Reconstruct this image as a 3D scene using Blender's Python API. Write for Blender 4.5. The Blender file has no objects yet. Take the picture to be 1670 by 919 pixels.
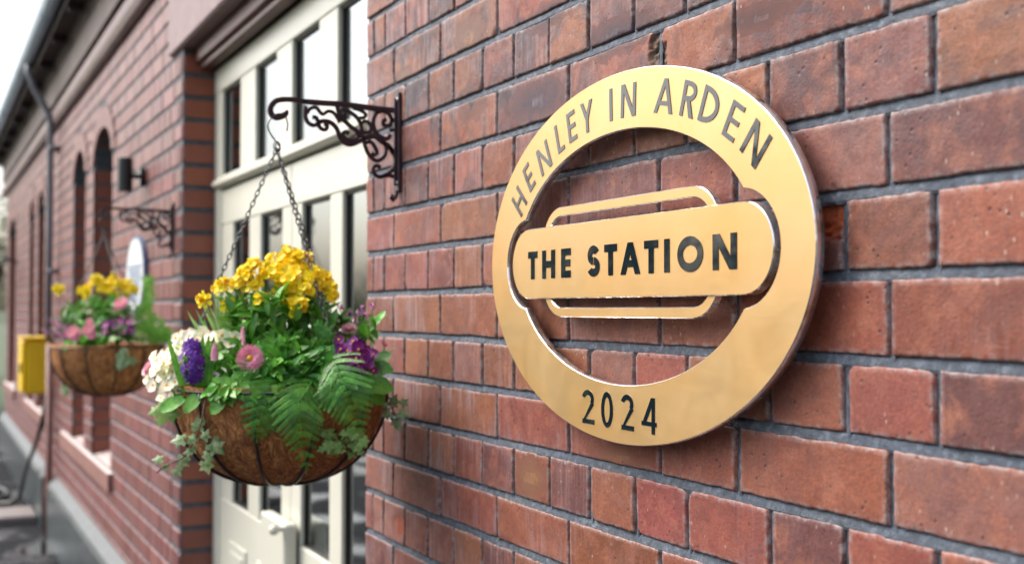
import bpy, math, random
import numpy as np
from mathutils import Vector, Matrix, noise
scene = bpy.context.scene
rad = math.radians
# ------------------------------------------------------------------ camera
CAM = Vector((2.16816605, -0.82750157, 1.65))
YAW, PITCH = -1.0939950563675425, 0.024214656800437315
FPX = 1859.67
fw = Vector((math.cos(PITCH)*math.sin(YAW), math.cos(PITCH)*math.cos(YAW), math.sin(PITCH)))
rt = Vector((math.cos(YAW), -math.sin(YAW), 0.0)); up = rt.cross(fw)
cd = bpy.data.cameras.new('camera'); cam = bpy.data.objects.new('camera', cd)
scene.collection.objects.link(cam); scene.camera = cam
cam.matrix_world = Matrix(((rt.x, up.x, -fw.x, CAM.x), (rt.y, up.y, -fw.y, CAM.y), (rt.z, up.z, -fw.z, CAM.z), (0, 0, 0, 1)))
cd.sensor_width = 36; cd.lens = 36*FPX/1670.0
cd.clip_start = 0.05; cd.clip_end = 3000
cd.dof.use_dof = True; cd.dof.focus_distance = 1.45; cd.dof.aperture_fstop = 4.2
# ------------------------------------------------------------------ world, sun, exposure
w = bpy.data.worlds.new('World'); scene.world = w; w.use_nodes = True
nt = w.node_tree; nt.nodes.clear()
sky = nt.nodes.new('ShaderNodeTexSky'); sky.sky_type = 'NISHITA'; sky.sun_disc = False
SUN_EL, SUN_AZ = 48.0, 225.0      # azimuth clockwise from +Y
sky.sun_elevation = rad(SUN_EL); sky.sun_rotation = rad(SUN_AZ)
sky.air_density = 1.0; sky.dust_density = 6.0; sky.ozone_density = 1.0
hs = nt.nodes.new('ShaderNodeHueSaturation'); hs.inputs['Saturation'].default_value = 0.66
hs.inputs['Value'].default_value = 1.0
bg = nt.nodes.new('ShaderNodeBackground'); bg.inputs['Strength'].default_value = 0.15
wo = nt.nodes.new('ShaderNodeOutputWorld')
nt.links.new(sky.outputs[0], hs.inputs['Color']); nt.links.new(hs.outputs[0], bg.inputs['Color']); nt.links.new(bg.outputs[0], wo.inputs[0])
sd = bpy.data.lights.new('sun', 'SUN'); sd.energy = 0.5; sd.angle = rad(60); sd.color = (1.0, 0.985, 0.965)
sun = bpy.data.objects.new('sun', sd); scene.collection.objects.link(sun)
sdir = Vector((math.sin(rad(SUN_AZ))*math.cos(rad(SUN_EL)), math.cos(rad(SUN_AZ))*math.cos(rad(SUN_EL)), math.sin(rad(SUN_EL))))
sun.rotation_euler = sdir.to_track_quat('Z', 'Y').to_euler()
scene.view_settings.view_transform = 'Standard'; scene.view_settings.look = 'None'
scene.view_settings.gamma = 1.0; scene.view_settings.exposure = 1.35
scene.render.resolution_x = 1024; scene.render.resolution_y = 563
scene.cycles.max_bounces = 8; scene.cycles.transparent_max_bounces = 8

GZ = 0.09          # ground level

# ------------------------------------------------------------------ helpers
def at(px, py, wd):
    """real 3D point seen at photo pixel px,py at camera depth wd (m)"""
    return CAM + (rt*((px-835)/FPX) + up*((459.5-py)/FPX) + fw)*wd
def on_x(px, py, x):
    d = rt*((px-835)/FPX) + up*((459.5-py)/FPX) + fw
    return CAM + d*((x-CAM.x)/d.x)

def link(o, parent=None):
    scene.collection.objects.link(o)
    if parent is not None: o.parent = parent
    return o
def wloc(o):
    v = Vector((0, 0, 0))
    while o is not None:
        v += o.location; o = o.parent
    return v
def tag(o, label=None, cat=None, group=None, kind=None):
    if label: o['label'] = label
    if cat: o['category'] = cat
    if group: o['group'] = group
    if kind: o['kind'] = kind
    return o
def empty(name, loc, label, cat, group=None):
    o = bpy.data.objects.new(name, None); o.empty_display_size = .05
    link(o); o.location = loc
    return tag(o, label, cat, group)

class MB:
    def __init__(s): s.v = []; s.f = []; s.m = []; s.c = []
    def add(s, vs, fs, m=0, c=(1, 1, 1, 0)):
        n = len(s.v); s.v.extend(tuple(p) for p in vs)
        s.f.extend(tuple(i+n for i in f) for f in fs); s.m.extend([m]*len(fs))
        if len(c) == 3: c = (c[0], c[1], c[2], 0)
        if isinstance(c[0], (int, float)): s.c.extend([c]*len(vs))
        else: s.c.extend(c)
    def box(s, x0, x1, y0, y1, z0, z1, m=0, c=(1, 1, 1, 0), ch=0.0):
        if ch <= 0:
            vs = [(x, y, z) for x in (x0, x1) for y in (y0, y1) for z in (z0, z1)]
            fs = [(0, 1, 3, 2), (4, 6, 7, 5), (0, 4, 5, 1), (2, 3, 7, 6), (0, 2, 6, 4), (1, 5, 7, 3)]
            s.add(vs, fs, m, c); return
        b = ch; vs = []; idx = {}
        for i, (x, sx) in enumerate(((x0, 1), (x1, -1))):
            for j, (y, sy) in enumerate(((y0, 1), (y1, -1))):
                for k, (z, sz) in enumerate(((z0, 1), (z1, -1))):
                    idx[i, j, k, 0] = len(vs); vs.append((x, y+sy*b, z+sz*b))
                    idx[i, j, k, 1] = len(vs); vs.append((x+sx*b, y, z+sz*b))
                    idx[i, j, k, 2] = len(vs); vs.append((x+sx*b, y+sy*b, z))
        fs = []
        for i in (0, 1):
            q = [idx[i, 0, 0, 0], idx[i, 1, 0, 0], idx[i, 1, 1, 0], idx[i, 0, 1, 0]]; fs.append(q if i else q[::-1])
            q = [idx[0, i, 0, 1], idx[1, i, 0, 1], idx[1, i, 1, 1], idx[0, i, 1, 1]]; fs.append(q[::-1] if i else q)
            q = [idx[0, 0, i, 2], idx[1, 0, i, 2], idx[1, 1, i, 2], idx[0, 1, i, 2]]; fs.append(q if i else q[::-1])
        for i in (0, 1):
            for j in (0, 1):
                fs.append([idx[i, j, 0, 0], idx[i, j, 1, 0], idx[i, j, 1, 1], idx[i, j, 0, 1]])
                fs.append([idx[i, 0, j, 0], idx[i, 1, j, 0], idx[i, 1, j, 2], idx[i, 0, j, 2]])
                fs.append([idx[0, i, j, 1], idx[1, i, j, 1], idx[1, i, j, 2], idx[0, i, j, 2]])
                for k in (0, 1): fs.append([idx[i, j, k, 0], idx[i, j, k, 1], idx[i, j, k, 2]])
        s.add(vs, fs, m, c)
    def tube(s, pts, r, seg=8, m=0, c=(1, 1, 1, 0), cap=True, closed=False):
        pts = [Vector(p) for p in pts]; n = len(pts)
        rs = r if isinstance(r, (list, tuple)) else [r]*n
        vs = []; prev = None
        for i, p in enumerate(pts):
            if closed: t = pts[(i+1) % n]-pts[i-1]
            else: t = pts[min(i+1, n-1)]-pts[max(i-1, 0)]
            t.normalize()
            if prev is None:
                a = Vector((0, 0, 1)) if abs(t.z) < .9 else Vector((1, 0, 0))
                u_ = t.cross(a).normalized()
            else:
                u_ = (prev - t*prev.dot(t)).normalized()
            prev = u_; v_ = t.cross(u_)
            for k in range(seg):
                a = 2*math.pi*k/seg; vs.append(p+(u_*math.cos(a)+v_*math.sin(a))*rs[i])
        fs = []
        for i in range(n if closed else n-1):
            j = (i+1) % n
            for k in range(seg):
                k2 = (k+1) % seg; fs.append((i*seg+k, i*seg+k2, j*seg+k2, j*seg+k))
        if cap and not closed:
            fs.append(tuple(range(seg))[::-1]); fs.append(tuple(range((n-1)*seg, n*seg)))
        s.add(vs, fs, m, c)
    def lathe(s, center, prof, seg=24, m=0, c=(1, 1, 1, 0)):
        cx, cy, cz = center; vs = []
        for r_, z_ in prof:
            for k in range(seg):
                a = 2*math.pi*k/seg; vs.append((cx+r_*math.cos(a), cy+r_*math.sin(a), cz+z_))
        fs = [(i*seg+k, i*seg+(k+1) % seg, (i+1)*seg+(k+1) % seg, (i+1)*seg+k) for i in range(len(prof)-1) for k in range(seg)]
        s.add(vs, fs, m, c)
    def prism(s, poly, axis_vec, m=0, c=(1, 1, 1, 0)):
        """poly: list of 3D points (planar), extruded along axis_vec"""
        n = len(poly); a = Vector(axis_vec); P = [Vector(p) for p in poly]
        vs = P+[p+a for p in P]
        fs = [tuple(range(n)), tuple(range(2*n-1, n-1, -1))]+[(i, i+n, (i+1) % n+n, (i+1) % n) for i in range(n)]
        s.add(vs, fs, m, c)
    def build(s, name, mats, parent=None, smooth=False, local=False):
        me = bpy.data.meshes.new(name)
        o = Vector((0, 0, 0)) if (local or parent is None) else wloc(parent)
        me.from_pydata([(v[0]-o.x, v[1]-o.y, v[2]-o.z) for v in s.v], [], s.f)
        if not isinstance(mats, (list, tuple)): mats = [mats]
        for m in mats: me.materials.append(m)
        me.polygons.foreach_set('material_index', s.m)
        if smooth: me.polygons.foreach_set('use_smooth', [True]*len(s.f))
        at_ = me.color_attributes.new('tint', 'FLOAT_COLOR', 'POINT')
        at_.data.foreach_set('color', np.array(s.c, dtype=np.float32).ravel())
        me.update()
        return link(bpy.data.objects.new(name, me), parent)

def recalc(o):
    import bmesh
    bm = bmesh.new(); bm.from_mesh(o.data); bmesh.ops.recalc_face_normals(bm, faces=bm.faces); bm.to_mesh(o.data); bm.free(); return o

# ------------------------------------------------------------------ materials
def newmat(name):
    m = bpy.data.materials.new(name); m.use_nodes = True
    t = m.node_tree; b = t.nodes['Principled BSDF']
    return m, t, b
def N(t, typ, **kw):
    n = t.nodes.new(typ)
    for k, v in kw.items():
        if k in n.inputs: n.inputs[k].default_value = v
        else: setattr(n, k, v)
    return n
def mixc(t, fac, a, b, mode='MIX'):
    n = t.nodes.new('ShaderNodeMix'); n.data_type = 'RGBA'; n.blend_type = mode
    for s_, v in ((n.inputs[0], fac), (n.inputs[6], a), (n.inputs[7], b)):
        if hasattr(v, 'links') or isinstance(v, bpy.types.NodeSocket): t.links.new(v, s_)
        elif isinstance(v, (int, float)): s_.default_value = v
        else: s_.default_value = (v[0], v[1], v[2], 1)
    return n.outputs[2]
def ramp(t, inp, pts):
    n = t.nodes.new('ShaderNodeValToRGB'); t.links.new(inp, n.inputs[0])
    e = n.color_ramp.elements
    while len(e) < len(pts): e.new(.5)
    for q, (p, c) in zip(e, pts):
        q.position = p; q.color = (c, c, c, 1) if isinstance(c, (int, float)) else (*c, 1)
    return n.outputs[0]
def noise_n(t, scale, detail=3, rough=.5, vec=None, dist=0):
    n = t.nodes.new('ShaderNodeTexNoise'); n.inputs['Scale'].default_value = scale; n.inputs['Detail'].default_value = detail
    n.inputs['Roughness'].default_value = rough; n.inputs['Distortion'].default_value = dist
    if vec is None:
        tc = t.nodes.new('ShaderNodeTexCoord'); vec = tc.outputs['Object']
    t.links.new(vec, n.inputs['Vector']); return n.outputs[0]
def bump(t, b, h, strength=.3, dist=.002):
    n = t.nodes.new('ShaderNodeBump'); n.inputs['Strength'].default_value = strength; n.inputs['Distance'].default_value = dist
    t.links.new(h, n.inputs['Height']); t.links.new(n.outputs[0], b.inputs['Normal']); return n
def simple(name, col, rough=.5, metal=0.0, nscale=None, namp=.25, bs=0, bd=.002, tint=False, spec=None):
    m, t, b = newmat(name); b.inputs['Roughness'].default_value = rough; b.inputs['Metallic'].default_value = metal
    c = None
    if nscale:
        f = noise_n(t, nscale, 4, .6); lo = tuple(x*(1-namp) for x in col); hi = tuple(min(1, x*(1+namp)) for x in col)
        c = ramp(t, f, [(.3, lo), (.7, hi)])
        if bs: bump(t, b, noise_n(t, nscale*4, 3), bs, bd)
    if tint:
        a = N(t, 'ShaderNodeAttribute'); a.attribute_name = 'tint'
        c = mixc(t, 1.0, c if c is not None else col, a.outputs[0], 'MULTIPLY')
    if c is not None: t.links.new(c, b.inputs['Base Color'])
    else: b.inputs['Base Color'].default_value = (*col, 1)
    if spec is not None: b.inputs['Specular IOR Level'].default_value = spec
    return m

def brick_mat():
    m, t, b = newmat('red_brick')
    a = N(t, 'ShaderNodeAttribute'); a.attribute_name = 'tint'
    tc = t.nodes.new('ShaderNodeTexCoord'); P = tc.outputs['Object']
    # per-brick offset so patterns never run across a joint
    off = t.nodes.new('ShaderNodeVectorMath'); off.operation = 'SCALE'; off.inputs['Scale'].default_value = 37.0
    t.links.new(a.outputs['Color'], off.inputs[0])
    va = t.nodes.new('ShaderNodeVectorMath'); va.operation = 'ADD'; t.links.new(P, va.inputs[0]); t.links.new(off.outputs[0], va.inputs[1]); V = va.outputs[0]
    base = mixc(t, 1.0, (.238, .079, .048), a.outputs['Color'], 'MULTIPLY')
    # broad soft mottling
    mot = ramp(t, noise_n(t, 14, 5, .62, V, .6), [(.35, 0), (.65, 1)])
    c = mixc(t, mot, base, mixc(t, 1.0, base, (.76, .70, .76), 'MULTIPLY'))
    mot2 = ramp(t, noise_n(t, 30, 4, .6, V, .3), [(.48, 0), (.72, .7)])
    c = mixc(t, mot2, c, (.30, .115, .070))
    gr = ramp(t, noise_n(t, 210, 3, .7, V), [(.3, (.78, .76, .78)), (.7, (1.2, 1.18, 1.16))])
    c = mixc(t, 1.0, c, gr, 'MULTIPLY')
    ms = ramp(t, noise_n(t, 70, 5, .7, V, .8), [(.58, 0), (.70, .55)])
    c = mixc(t, ms, c, (.10, .05, .048))
    # dark burnt patches on some bricks
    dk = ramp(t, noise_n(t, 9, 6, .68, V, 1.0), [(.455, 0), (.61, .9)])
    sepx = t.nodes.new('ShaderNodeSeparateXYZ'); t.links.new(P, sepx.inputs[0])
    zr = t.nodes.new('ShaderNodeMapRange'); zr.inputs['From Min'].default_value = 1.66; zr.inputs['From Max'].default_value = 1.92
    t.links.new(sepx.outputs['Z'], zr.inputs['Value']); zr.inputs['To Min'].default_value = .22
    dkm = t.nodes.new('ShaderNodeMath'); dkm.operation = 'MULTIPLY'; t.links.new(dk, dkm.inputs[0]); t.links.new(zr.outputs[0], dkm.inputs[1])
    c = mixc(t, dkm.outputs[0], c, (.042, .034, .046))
    # vertical streaks of bloom
    mp = t.nodes.new('ShaderNodeMapping'); mp.inputs['Scale'].default_value = (170, 60, 7); t.links.new(V, mp.inputs[0])
    st = noise_n(t, 1.0, 3, .6, mp.outputs[0])
    msk = ramp(t, noise_n(t, 8, 3, .5, V), [(.42, 0), (.66, 1)])
    xr = t.nodes.new('ShaderNodeMapRange'); xr.inputs['From Min'].default_value = 4.95; xr.inputs['From Max'].default_value = 4.2
    t.links.new(sepx.outputs['X'], xr.inputs['Value']); xr.inputs['To Min'].default_value = .10; xr.inputs['To Max'].default_value = .8
    s1 = t.nodes.new('ShaderNodeMath'); s1.operation = 'MULTIPLY'; t.links.new(ramp(t, st, [(.44, 0), (.64, 1)]), s1.inputs[0]); t.links.new(msk, s1.inputs[1])
    s2 = t.nodes.new('ShaderNodeMath'); s2.operation = 'MULTIPLY'; t.links.new(s1.outputs[0], s2.inputs[0]); t.links.new(xr.outputs[0], s2.inputs[1])
    c = mixc(t, s2.outputs[0], c, (.31, .245, .265))
    # pits and pale specks
    vo = t.nodes.new('ShaderNodeTexVoronoi'); vo.inputs['Scale'].default_value = 75; t.links.new(V, vo.inputs['Vector'])
    pit = ramp(t, vo.outputs['Distance'], [(.07, 1), (.2, 0)])
    pm = t.nodes.new('ShaderNodeMath'); pm.operation = 'MULTIPLY'; t.links.new(pit, pm.inputs[0]); t.links.new(ramp(t, noise_n(t, 22, 2, .5, V), [(.46, 0), (.58, .85)]), pm.inputs[1])
    c = mixc(t, pm.outputs[0], c, (.05, .03, .03))
    vo2 = t.nodes.new('ShaderNodeTexVoronoi'); vo2.inputs['Scale'].default_value = 110; 
    mv = t.nodes.new('ShaderNodeMapping'); mv.inputs['Location'].default_value = (3.3, 7, 1.7); mv.inputs['Scale'].default_value = (1, 1, .55); t.links.new(V, mv.inputs[0]); t.links.new(mv.outputs[0], vo2.inputs['Vector'])
    spk = ramp(t, vo2.outputs['Distance'], [(.06, 1), (.17, 0)])
    sm = t.nodes.new('ShaderNodeMath'); sm.operation = 'MULTIPLY'; t.links.new(spk, sm.inputs[0]); t.links.new(ramp(t, noise_n(t, 12, 3, .6, V), [(.50, 0), (.64, .8)]), sm.inputs[1])
    c = mixc(t, sm.outputs[0], c, (.42, .35, .29))
    # pale lime edge (attribute alpha)
    en = ramp(t, noise_n(t, 90, 4, .7, P), [(.42, .02), (.62, 1)])
    em = t.nodes.new('ShaderNodeMath'); em.operation = 'MULTIPLY'; t.links.new(a.outputs['Alpha'], em.inputs[0]); t.links.new(en, em.inputs[1])
    c = mixc(t, em.outputs[0], c, (.34, .30, .295))
    t.links.new(c, b.inputs['Base Color'])
    t.links.new(ramp(t, noise_n(t, 40, 3, .6, V), [(.3, .42), (.7, .68)]), b.inputs['Roughness']); b.inputs['Specular IOR Level'].default_value = .32
    h = mixc(t, .35, noise_n(t, 55, 6, .7, V), noise_n(t, 320, 3, .6, V))
    h2 = mixc(t, pm.outputs[0], h, (0, 0, 0))
    bump(t, b, h2, .6, .0022)
    return m
def mortar_mat():
    m, t, b = newmat('grey_mortar')
    c = ramp(t, noise_n(t, 85, 7, .78), [(.3, (.028, .036, .047)), (.52, (.068, .084, .105)), (.72, (.19, .215, .245))])
    c2 = ramp(t, noise_n(t, 6, 3, .6), [(.4, (.75, .8, .9)), (.7, (1.15, 1.12, 1.1))])
    t.links.new(mixc(t, 1.0, c, c2, 'MULTIPLY'), b.inputs['Base Color']); b.inputs['Roughness'].default_value = .8
    bump(t, b, noise_n(t, 380, 5, .75), .55, .0022)
    return m
M_BRICK = brick_mat(); M_MORTAR = mortar_mat()
def far_brick():
    m, t, b = newmat('weathered_brick')
    a = N(t, 'ShaderNodeAttribute'); a.attribute_name = 'tint'
    base = mixc(t, 1.0, (.148, .060, .058), a.outputs['Color'], 'MULTIPLY')
    f = ramp(t, noise_n(t, 5, 5, .65), [(.3, 0), (.72, .65)])
    c = mixc(t, f, base, (.205, .13, .14))
    f2 = ramp(t, noise_n(t, 40, 4, .65), [(.35, 0), (.8, .4)])
    c = mixc(t, f2, c, (.065, .038, .045))
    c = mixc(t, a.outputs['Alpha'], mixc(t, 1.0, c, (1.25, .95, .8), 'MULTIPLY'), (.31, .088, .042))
    t.links.new(c, b.inputs['Base Color']); b.inputs['Roughness'].default_value = .45; b.inputs['Specular IOR Level'].default_value = .4
    bump(t, b, noise_n(t, 90, 4, .7), .3, .002)
    return m
M_FBRICK = far_brick()
M_FMORTAR = simple('old_mortar', (.075, .085, .10), .8, 0, 40, .35)
M_CREAM = simple('cream_paint', (.56, .56, .475), .32, 0, 3, .04, .08, .001)
M_GASKET = simple('black_gasket', (.012, .013, .012), .45)
M_STONE = simple('painted_stone', (.22, .15, .155), .6, 0, 14, .18, .3, .003)
M_SILL = simple('pale_stone_sill', (.48, .39, .37), .55, 0, 20, .1, .2, .002)
M_BROWN = simple('brown_painted_timber', (.10, .040, .034), .45, 0, 10, .2)
M_SOFFIT = simple('dark_soffit', (.045, .035, .035), .7, 0, 8, .3)
M_CORN = simple('weathered_cornice', (.11, .076, .066), .65, 0, 7, .3, .3, .004)
M_CORN2 = simple('pinkish_cornice_roll', (.13, .077, .072), .5, 0, 9, .3, .3, .003)
M_GUT = simple('blue_grey_gutter', (.22, .33, .44), .3, .0, 5, .15)
M_PIPE = simple('pale_blue_pipe', (.20, .205, .225), .4, 0, 12, .1)
M_TERRA = simple('terracotta_pipe', (.24, .12, .10), .5, 0, 14, .2)
M_PLINTH = simple('blue_engineering_brick', (.042, .055, .060), .35, 0, 12, .35, .4, .003)
M_SLATE = simple('roof_slate', (.10, .105, .12), .5, 0, 20, .3)
M_IRON = simple('dark_cast_iron', (.052, .030, .036), .42, .35, 60, .3, .25, .0008)
M_BLACK = simple('black_powder_coat', (.012, .016, .018), .3, 0, 60, .2)
M_WIRE = simple('steel_hook_wire', (.10, .10, .11), .35, .9)
M_CHAIN = simple('dark_chain_steel', (.13, .135, .14), .3, .9)
M_SCREW = simple('bright_screw', (.6, .6, .6), .3, .8)
M_YELLOW = simple('yellow_plastic', (.86, .58, .008), .4, 0, 6, .05)
M_LETTER = simple('black_gloss_acrylic', (.005, .012, .018), .03)
M_LETTER.node_tree.nodes['Principled BSDF'].inputs['IOR'].default_value = 1.6
def gold():
    m, t, b = newmat('brushed_brass_face')
    mp = t.nodes.new('ShaderNodeMapping'); mp.inputs['Scale'].default_value = (4, 4, 260)
    tc = t.nodes.new('ShaderNodeTexCoord'); t.links.new(tc.outputs['Object'], mp.inputs[0])
    br = noise_n(t, 3, 3, .6, mp.outputs[0])
    cl = noise_n(t, 7, 4, .6)
    c = mixc(t, ramp(t, cl, [(.3, 0), (.75, 1)]), (.60, .41, .20), (.60, .355, .125))
    dr = t.nodes.new('ShaderNodeTexVoronoi'); dr.inputs['Scale'].default_value = 60; t.links.new(tc.outputs['Object'], dr.inputs['Vector'])
    dm = t.nodes.new('ShaderNodeMath'); dm.operation = 'MULTIPLY'
    t.links.new(ramp(t, dr.outputs['Distance'], [(.04, 1), (.11, 0)]), dm.inputs[0]); t.links.new(ramp(t, noise_n(t, 9, 2), [(.50, 0), (.60, .5)]), dm.inputs[1])
    c = mixc(t, dm.outputs[0], c, (.62, .33, .12))
    t.links.new(c, b.inputs['Base Color']); b.inputs['Metallic'].default_value = .62
    sm_ = noise_n(t, 11, 6, .72, None, 1.2); rr_ = mixc(t, .5, ramp(t, br, [(.3, .34), (.7, .46)]), ramp(t, sm_, [(.35, .30), (.65, .50)])); t.links.new(rr_, b.inputs['Roughness'])
    bump(t, b, br, .06, .0006)
    return m
M_GOLD = gold()
def mirror_edge():
    m, t, b = newmat('polished_bronze_edge')
    f = noise_n(t, 28, 4, .65)
    c = ramp(t, f, [(.32, (.40, .22, .12)), (.45, (.72, .64, .58)), (.6, (.85, .86, .9))])
    t.links.new(c, b.inputs['Base Color']); b.inputs['Metallic'].default_value = .8; b.inputs['Roughness'].default_value = .09
    bump(t, b, noise_n(t, 45, 3, .6), .12, .003)
    return m
M_EDGE = mirror_edge()
def glass():
    m, t, b = newmat('window_glass')
    b.inputs['Base Color'].default_value = (.72, .78, .80, 1); b.inputs['Roughness'].default_value = .03; b.inputs['Metallic'].default_value = 1.0
    tr = t.nodes.new('ShaderNodeBsdfTransparent'); tr.inputs[0].default_value = (.62, .66, .64, 1)
    mx = t.nodes.new('ShaderNodeMixShader'); fr = t.nodes.new('ShaderNodeFresnel'); fr.inputs['IOR'].default_value = 8.0
    t.links.new(fr.outputs[0], mx.inputs[0]); t.links.new(tr.outputs[0], mx.inputs[1]); t.links.new(b.outputs[0], mx.inputs[2])
    t.links.new(mx.outputs[0], t.nodes['Material Output'].inputs[0])
    return m
M_GLASS = glass()
def leafmat(name, col, hi, rough=.34, scale=60, trans=.25):
    m, t, b = newmat(name)
    a = N(t, 'ShaderNodeAttribute'); a.attribute_name = 'tint'
    c = ramp(t, noise_n(t, scale, 3, .6), [(.35, col), (.7, hi)])
    c = mixc(t, 1.0, c, a.outputs[0], 'MULTIPLY'); t.links.new(c, b.inputs['Base Color'])
    b.inputs['Roughness'].default_value = rough
    tr = t.nodes.new('ShaderNodeBsdfTranslucent'); t.links.new(c, tr.inputs['Color'])
    mx = t.nodes.new('ShaderNodeMixShader'); mx.inputs[0].default_value = trans
    out = t.nodes['Material Output']; t.links.new(b.outputs[0], mx.inputs[1]); t.links.new(tr.outputs[0], mx.inputs[2]); t.links.new(mx.outputs[0], out.inputs[0])
    bump(t, b, noise_n(t, scale*5, 3), .25, .0008)
    return m
M_LEAF = leafmat('green_leaf', (.060, .21, .022), (.15, .42, .045))
M_FERN = leafmat('fern_leaf', (.055, .24, .035), (.17, .50, .075), .28)
M_PALE = leafmat('pale_green_leaf', (.20, .38, .09), (.36, .55, .18), .42)
M_IVY = leafmat('variegated_ivy', (.08, .24, .07), (.50, .58, .34), .4, 110)
M_STEM = leafmat('green_stem', (.06, .14, .03), (.09, .2, .05), .5)
M_TWIG = simple('brown_twig', (.09, .04, .025), .6)
def petal(name, col, hi, rough=.5, trans=.15): return leafmat(name, col, hi, rough, 120, trans)
M_YEL = petal('yellow_petal', (.98, .76, .004), (1.0, .88, .015))
M_CRM = petal('cream_petal', (.93, .93, .68), (.97, .97, .86))
M_EYE = simple('orange_yellow_eye', (.85, .42, .01), .5)
M_VIO = petal('violet_petal', (.075, .012, .24), (.17, .03, .42))
M_MAG = petal('purple_petal', (.13, .003, .12), (.27, .01, .24))
M_PNK = petal('pink_petal', (.80, .22, .38), (.88, .42, .55))
M_LPK = petal('pale_pink_petal', (.85, .42, .55), (.9, .62, .70))
M_HTH = petal('heather_bell', (.50, .12, .42), (.68, .30, .58))
def coir():
    m, t, b = newmat('coir_liner')
    mp = t.nodes.new('ShaderNodeMapping'); mp.inputs['Scale'].default_value = (1, 1, .45)
    tc = t.nodes.new('ShaderNodeTexCoord'); t.links.new(tc.outputs['Object'], mp.inputs[0])
    f1 = noise_n(t, 48, 8, .8, mp.outputs[0], 2.5); f2 = noise_n(t, 22, 4, .6, mp.outputs[0], 1)
    c = ramp(t, f1, [(.36, (.07, .025, .008)), (.5, (.44, .175, .05)), (.64, (.85, .47, .18))])
    c = mixc(t, 1.0, c, ramp(t, f2, [(.3, (.75, .7, .7)), (.7, (1.25, 1.2, 1.1))]), 'MULTIPLY')
    t.links.new(c, b.inputs['Base Color']); b.inputs['Roughness'].default_value = .8
    bump(t, b, f1, 1.0, .010)
    return m
M_COIR = coir()
M_FIBRE = simple('coir_fibre', (.42, .20, .07), .7)
M_SOIL = simple('dark_compost', (.02, .014, .009), .9, 0, 60, .4, .6, .01)
def asphalt():
    m, t, b = newmat('wet_asphalt')
    f = noise_n(t, 1.6, 5, .6); pud = ramp(t, f, [(.52, 0), (.60, 1)])
    c = ramp(t, noise_n(t, 120, 4, .7), [(.3, (.006, .0065, .008)), (.7, (.022, .024, .028))])
    t.links.new(mixc(t, pud, c, (.008, .009, .011)), b.inputs['Base Color'])
    t.links.new(ramp(t, pud, [(0, .8), (1, .08)]), b.inputs['Roughness']); t.links.new(ramp(t, pud, [(0, .06), (1, .5)]), b.inputs['Specular IOR Level'])
    h = mixc(t, pud, noise_n(t, 150, 4, .7), (.5, .5, .5)); bump(t, b, h, .5, .006)
    return m
M_ASPH = asphalt()
M_SLAB = simple('stone_step', (.17, .145, .135), .5, 0, 9, .2, .2, .003)
M_GRASS = simple('verge_ground', (.05, .075, .03), .9, 0, 2, .3)

# ------------------------------------------------------------------ ground
def struct(name, mb, mat): return tag(mb.build(name, mat), kind='structure')
g = MB(); S_ = 900
g.add([(-S_, -S_, -.35), (S_, -S_, -.35), (S_, S_, -.35), (-S_, S_, -.35)], [(0, 1, 2, 3)]); struct('ground', g, M_GRASS)
g = MB(); g.box(-60, 30, -4.6, 0.0, -.3, GZ, ch=.02); struct('platform', g, M_ASPH)
g = MB(); g.box(-60, 30, -4.95, -4.605, -.3, GZ+.004, ch=.01); struct('platform_edge', g, M_SLAB)
g = MB(); g.box(-7.35, -6.88, -1.5, -.065, GZ-.01, GZ+.06, ch=.012); struct('stone_step', g, M_SLAB)

# ------------------------------------------------------------------ station building (one thing)
XR, XL, XE = -0.102, -2.038, -11.75       # door opening right, left, far end of the wall
YD = 0.105                                # depth of the door reveal
HC, HU = 0.082, 0.1143
bed0 = 2.1753
rng = random.Random(5)
bld = empty('station_building', (-4, 2, GZ), 'red brick station building with cream glazed doors, arched windows and blue grey gutter', 'building')

def bedz(b, x):
    o = {2: .0, 3: .0012, 4: -.0008, 5: .0008, 6: -.0004, 7: -.0015, 8: .0010, 9: -.0005, 10: -.0008, 11: .003}.get(b, 0)
    return bed0 - HC*b + o + .0020*noise.noise(Vector((x*2.2, b*3.71, .3))) + .0008*noise.noise(Vector((x*9, b*5.1, 4.)))

def bricktint(r_, z=1.7, x=1):
    v = r_.uniform(.74, 1.14); q = r_.random()
    c = [v, v*r_.uniform(.86, 1.12), v*r_.uniform(.82, 1.2)]
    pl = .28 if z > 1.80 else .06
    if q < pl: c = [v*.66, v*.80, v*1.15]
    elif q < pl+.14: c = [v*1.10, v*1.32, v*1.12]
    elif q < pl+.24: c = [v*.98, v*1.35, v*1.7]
    return c

# spalls, stains and lichen with their own places on the wall: x, z, rx, rz, depth, tint
SPOTS = []
for (px, py, rx, rz, dp_, tn) in [(1354, 352, .019, .026, .0062, (1.75, .95, .30)), (651, 855, .030, .022, .002, (1.5, 1.0, .6)), (1072, 92, .020, .016, .0052, (.95, 2.6, 2.2)), (1066, 70, .012, .014, .0055, (.5, 1.2, .9)),
      (878, 165, .085, .026, 0, (.26, .48, 1.0)), (895, 25, .06, .018, 0, (.3, .5, .9)), (1005, 60, .08, .025, 0, (.38, .55, .85)), (1230, 30, .06, .012, 0, (.5, .6, .8)), (865, 780, .045, .03, 0, (1.05, 1.45, 1.2)), (1010, 750, .07, .018, 0, (1.0, 1.4, 1.1)), (640, 590, .03, .025, 0, (.8, .75, .8)), (660, 120, .03, .01, 0, (1.2, 1.9, 2.0)), (765, 60, .05, .03, 0, (1.15, 1.6, 1.7)), (770, 165, .05, .03, 0, (.8, .9, 1.0))]:
    d_ = rt*((px-835)/FPX)+up*((459.5-py)/FPX)+fw; q_ = CAM+d_*(-CAM.y/d_.y); SPOTS.append((q_.x, q_.z, rx, rz, dp_, tn))

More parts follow.
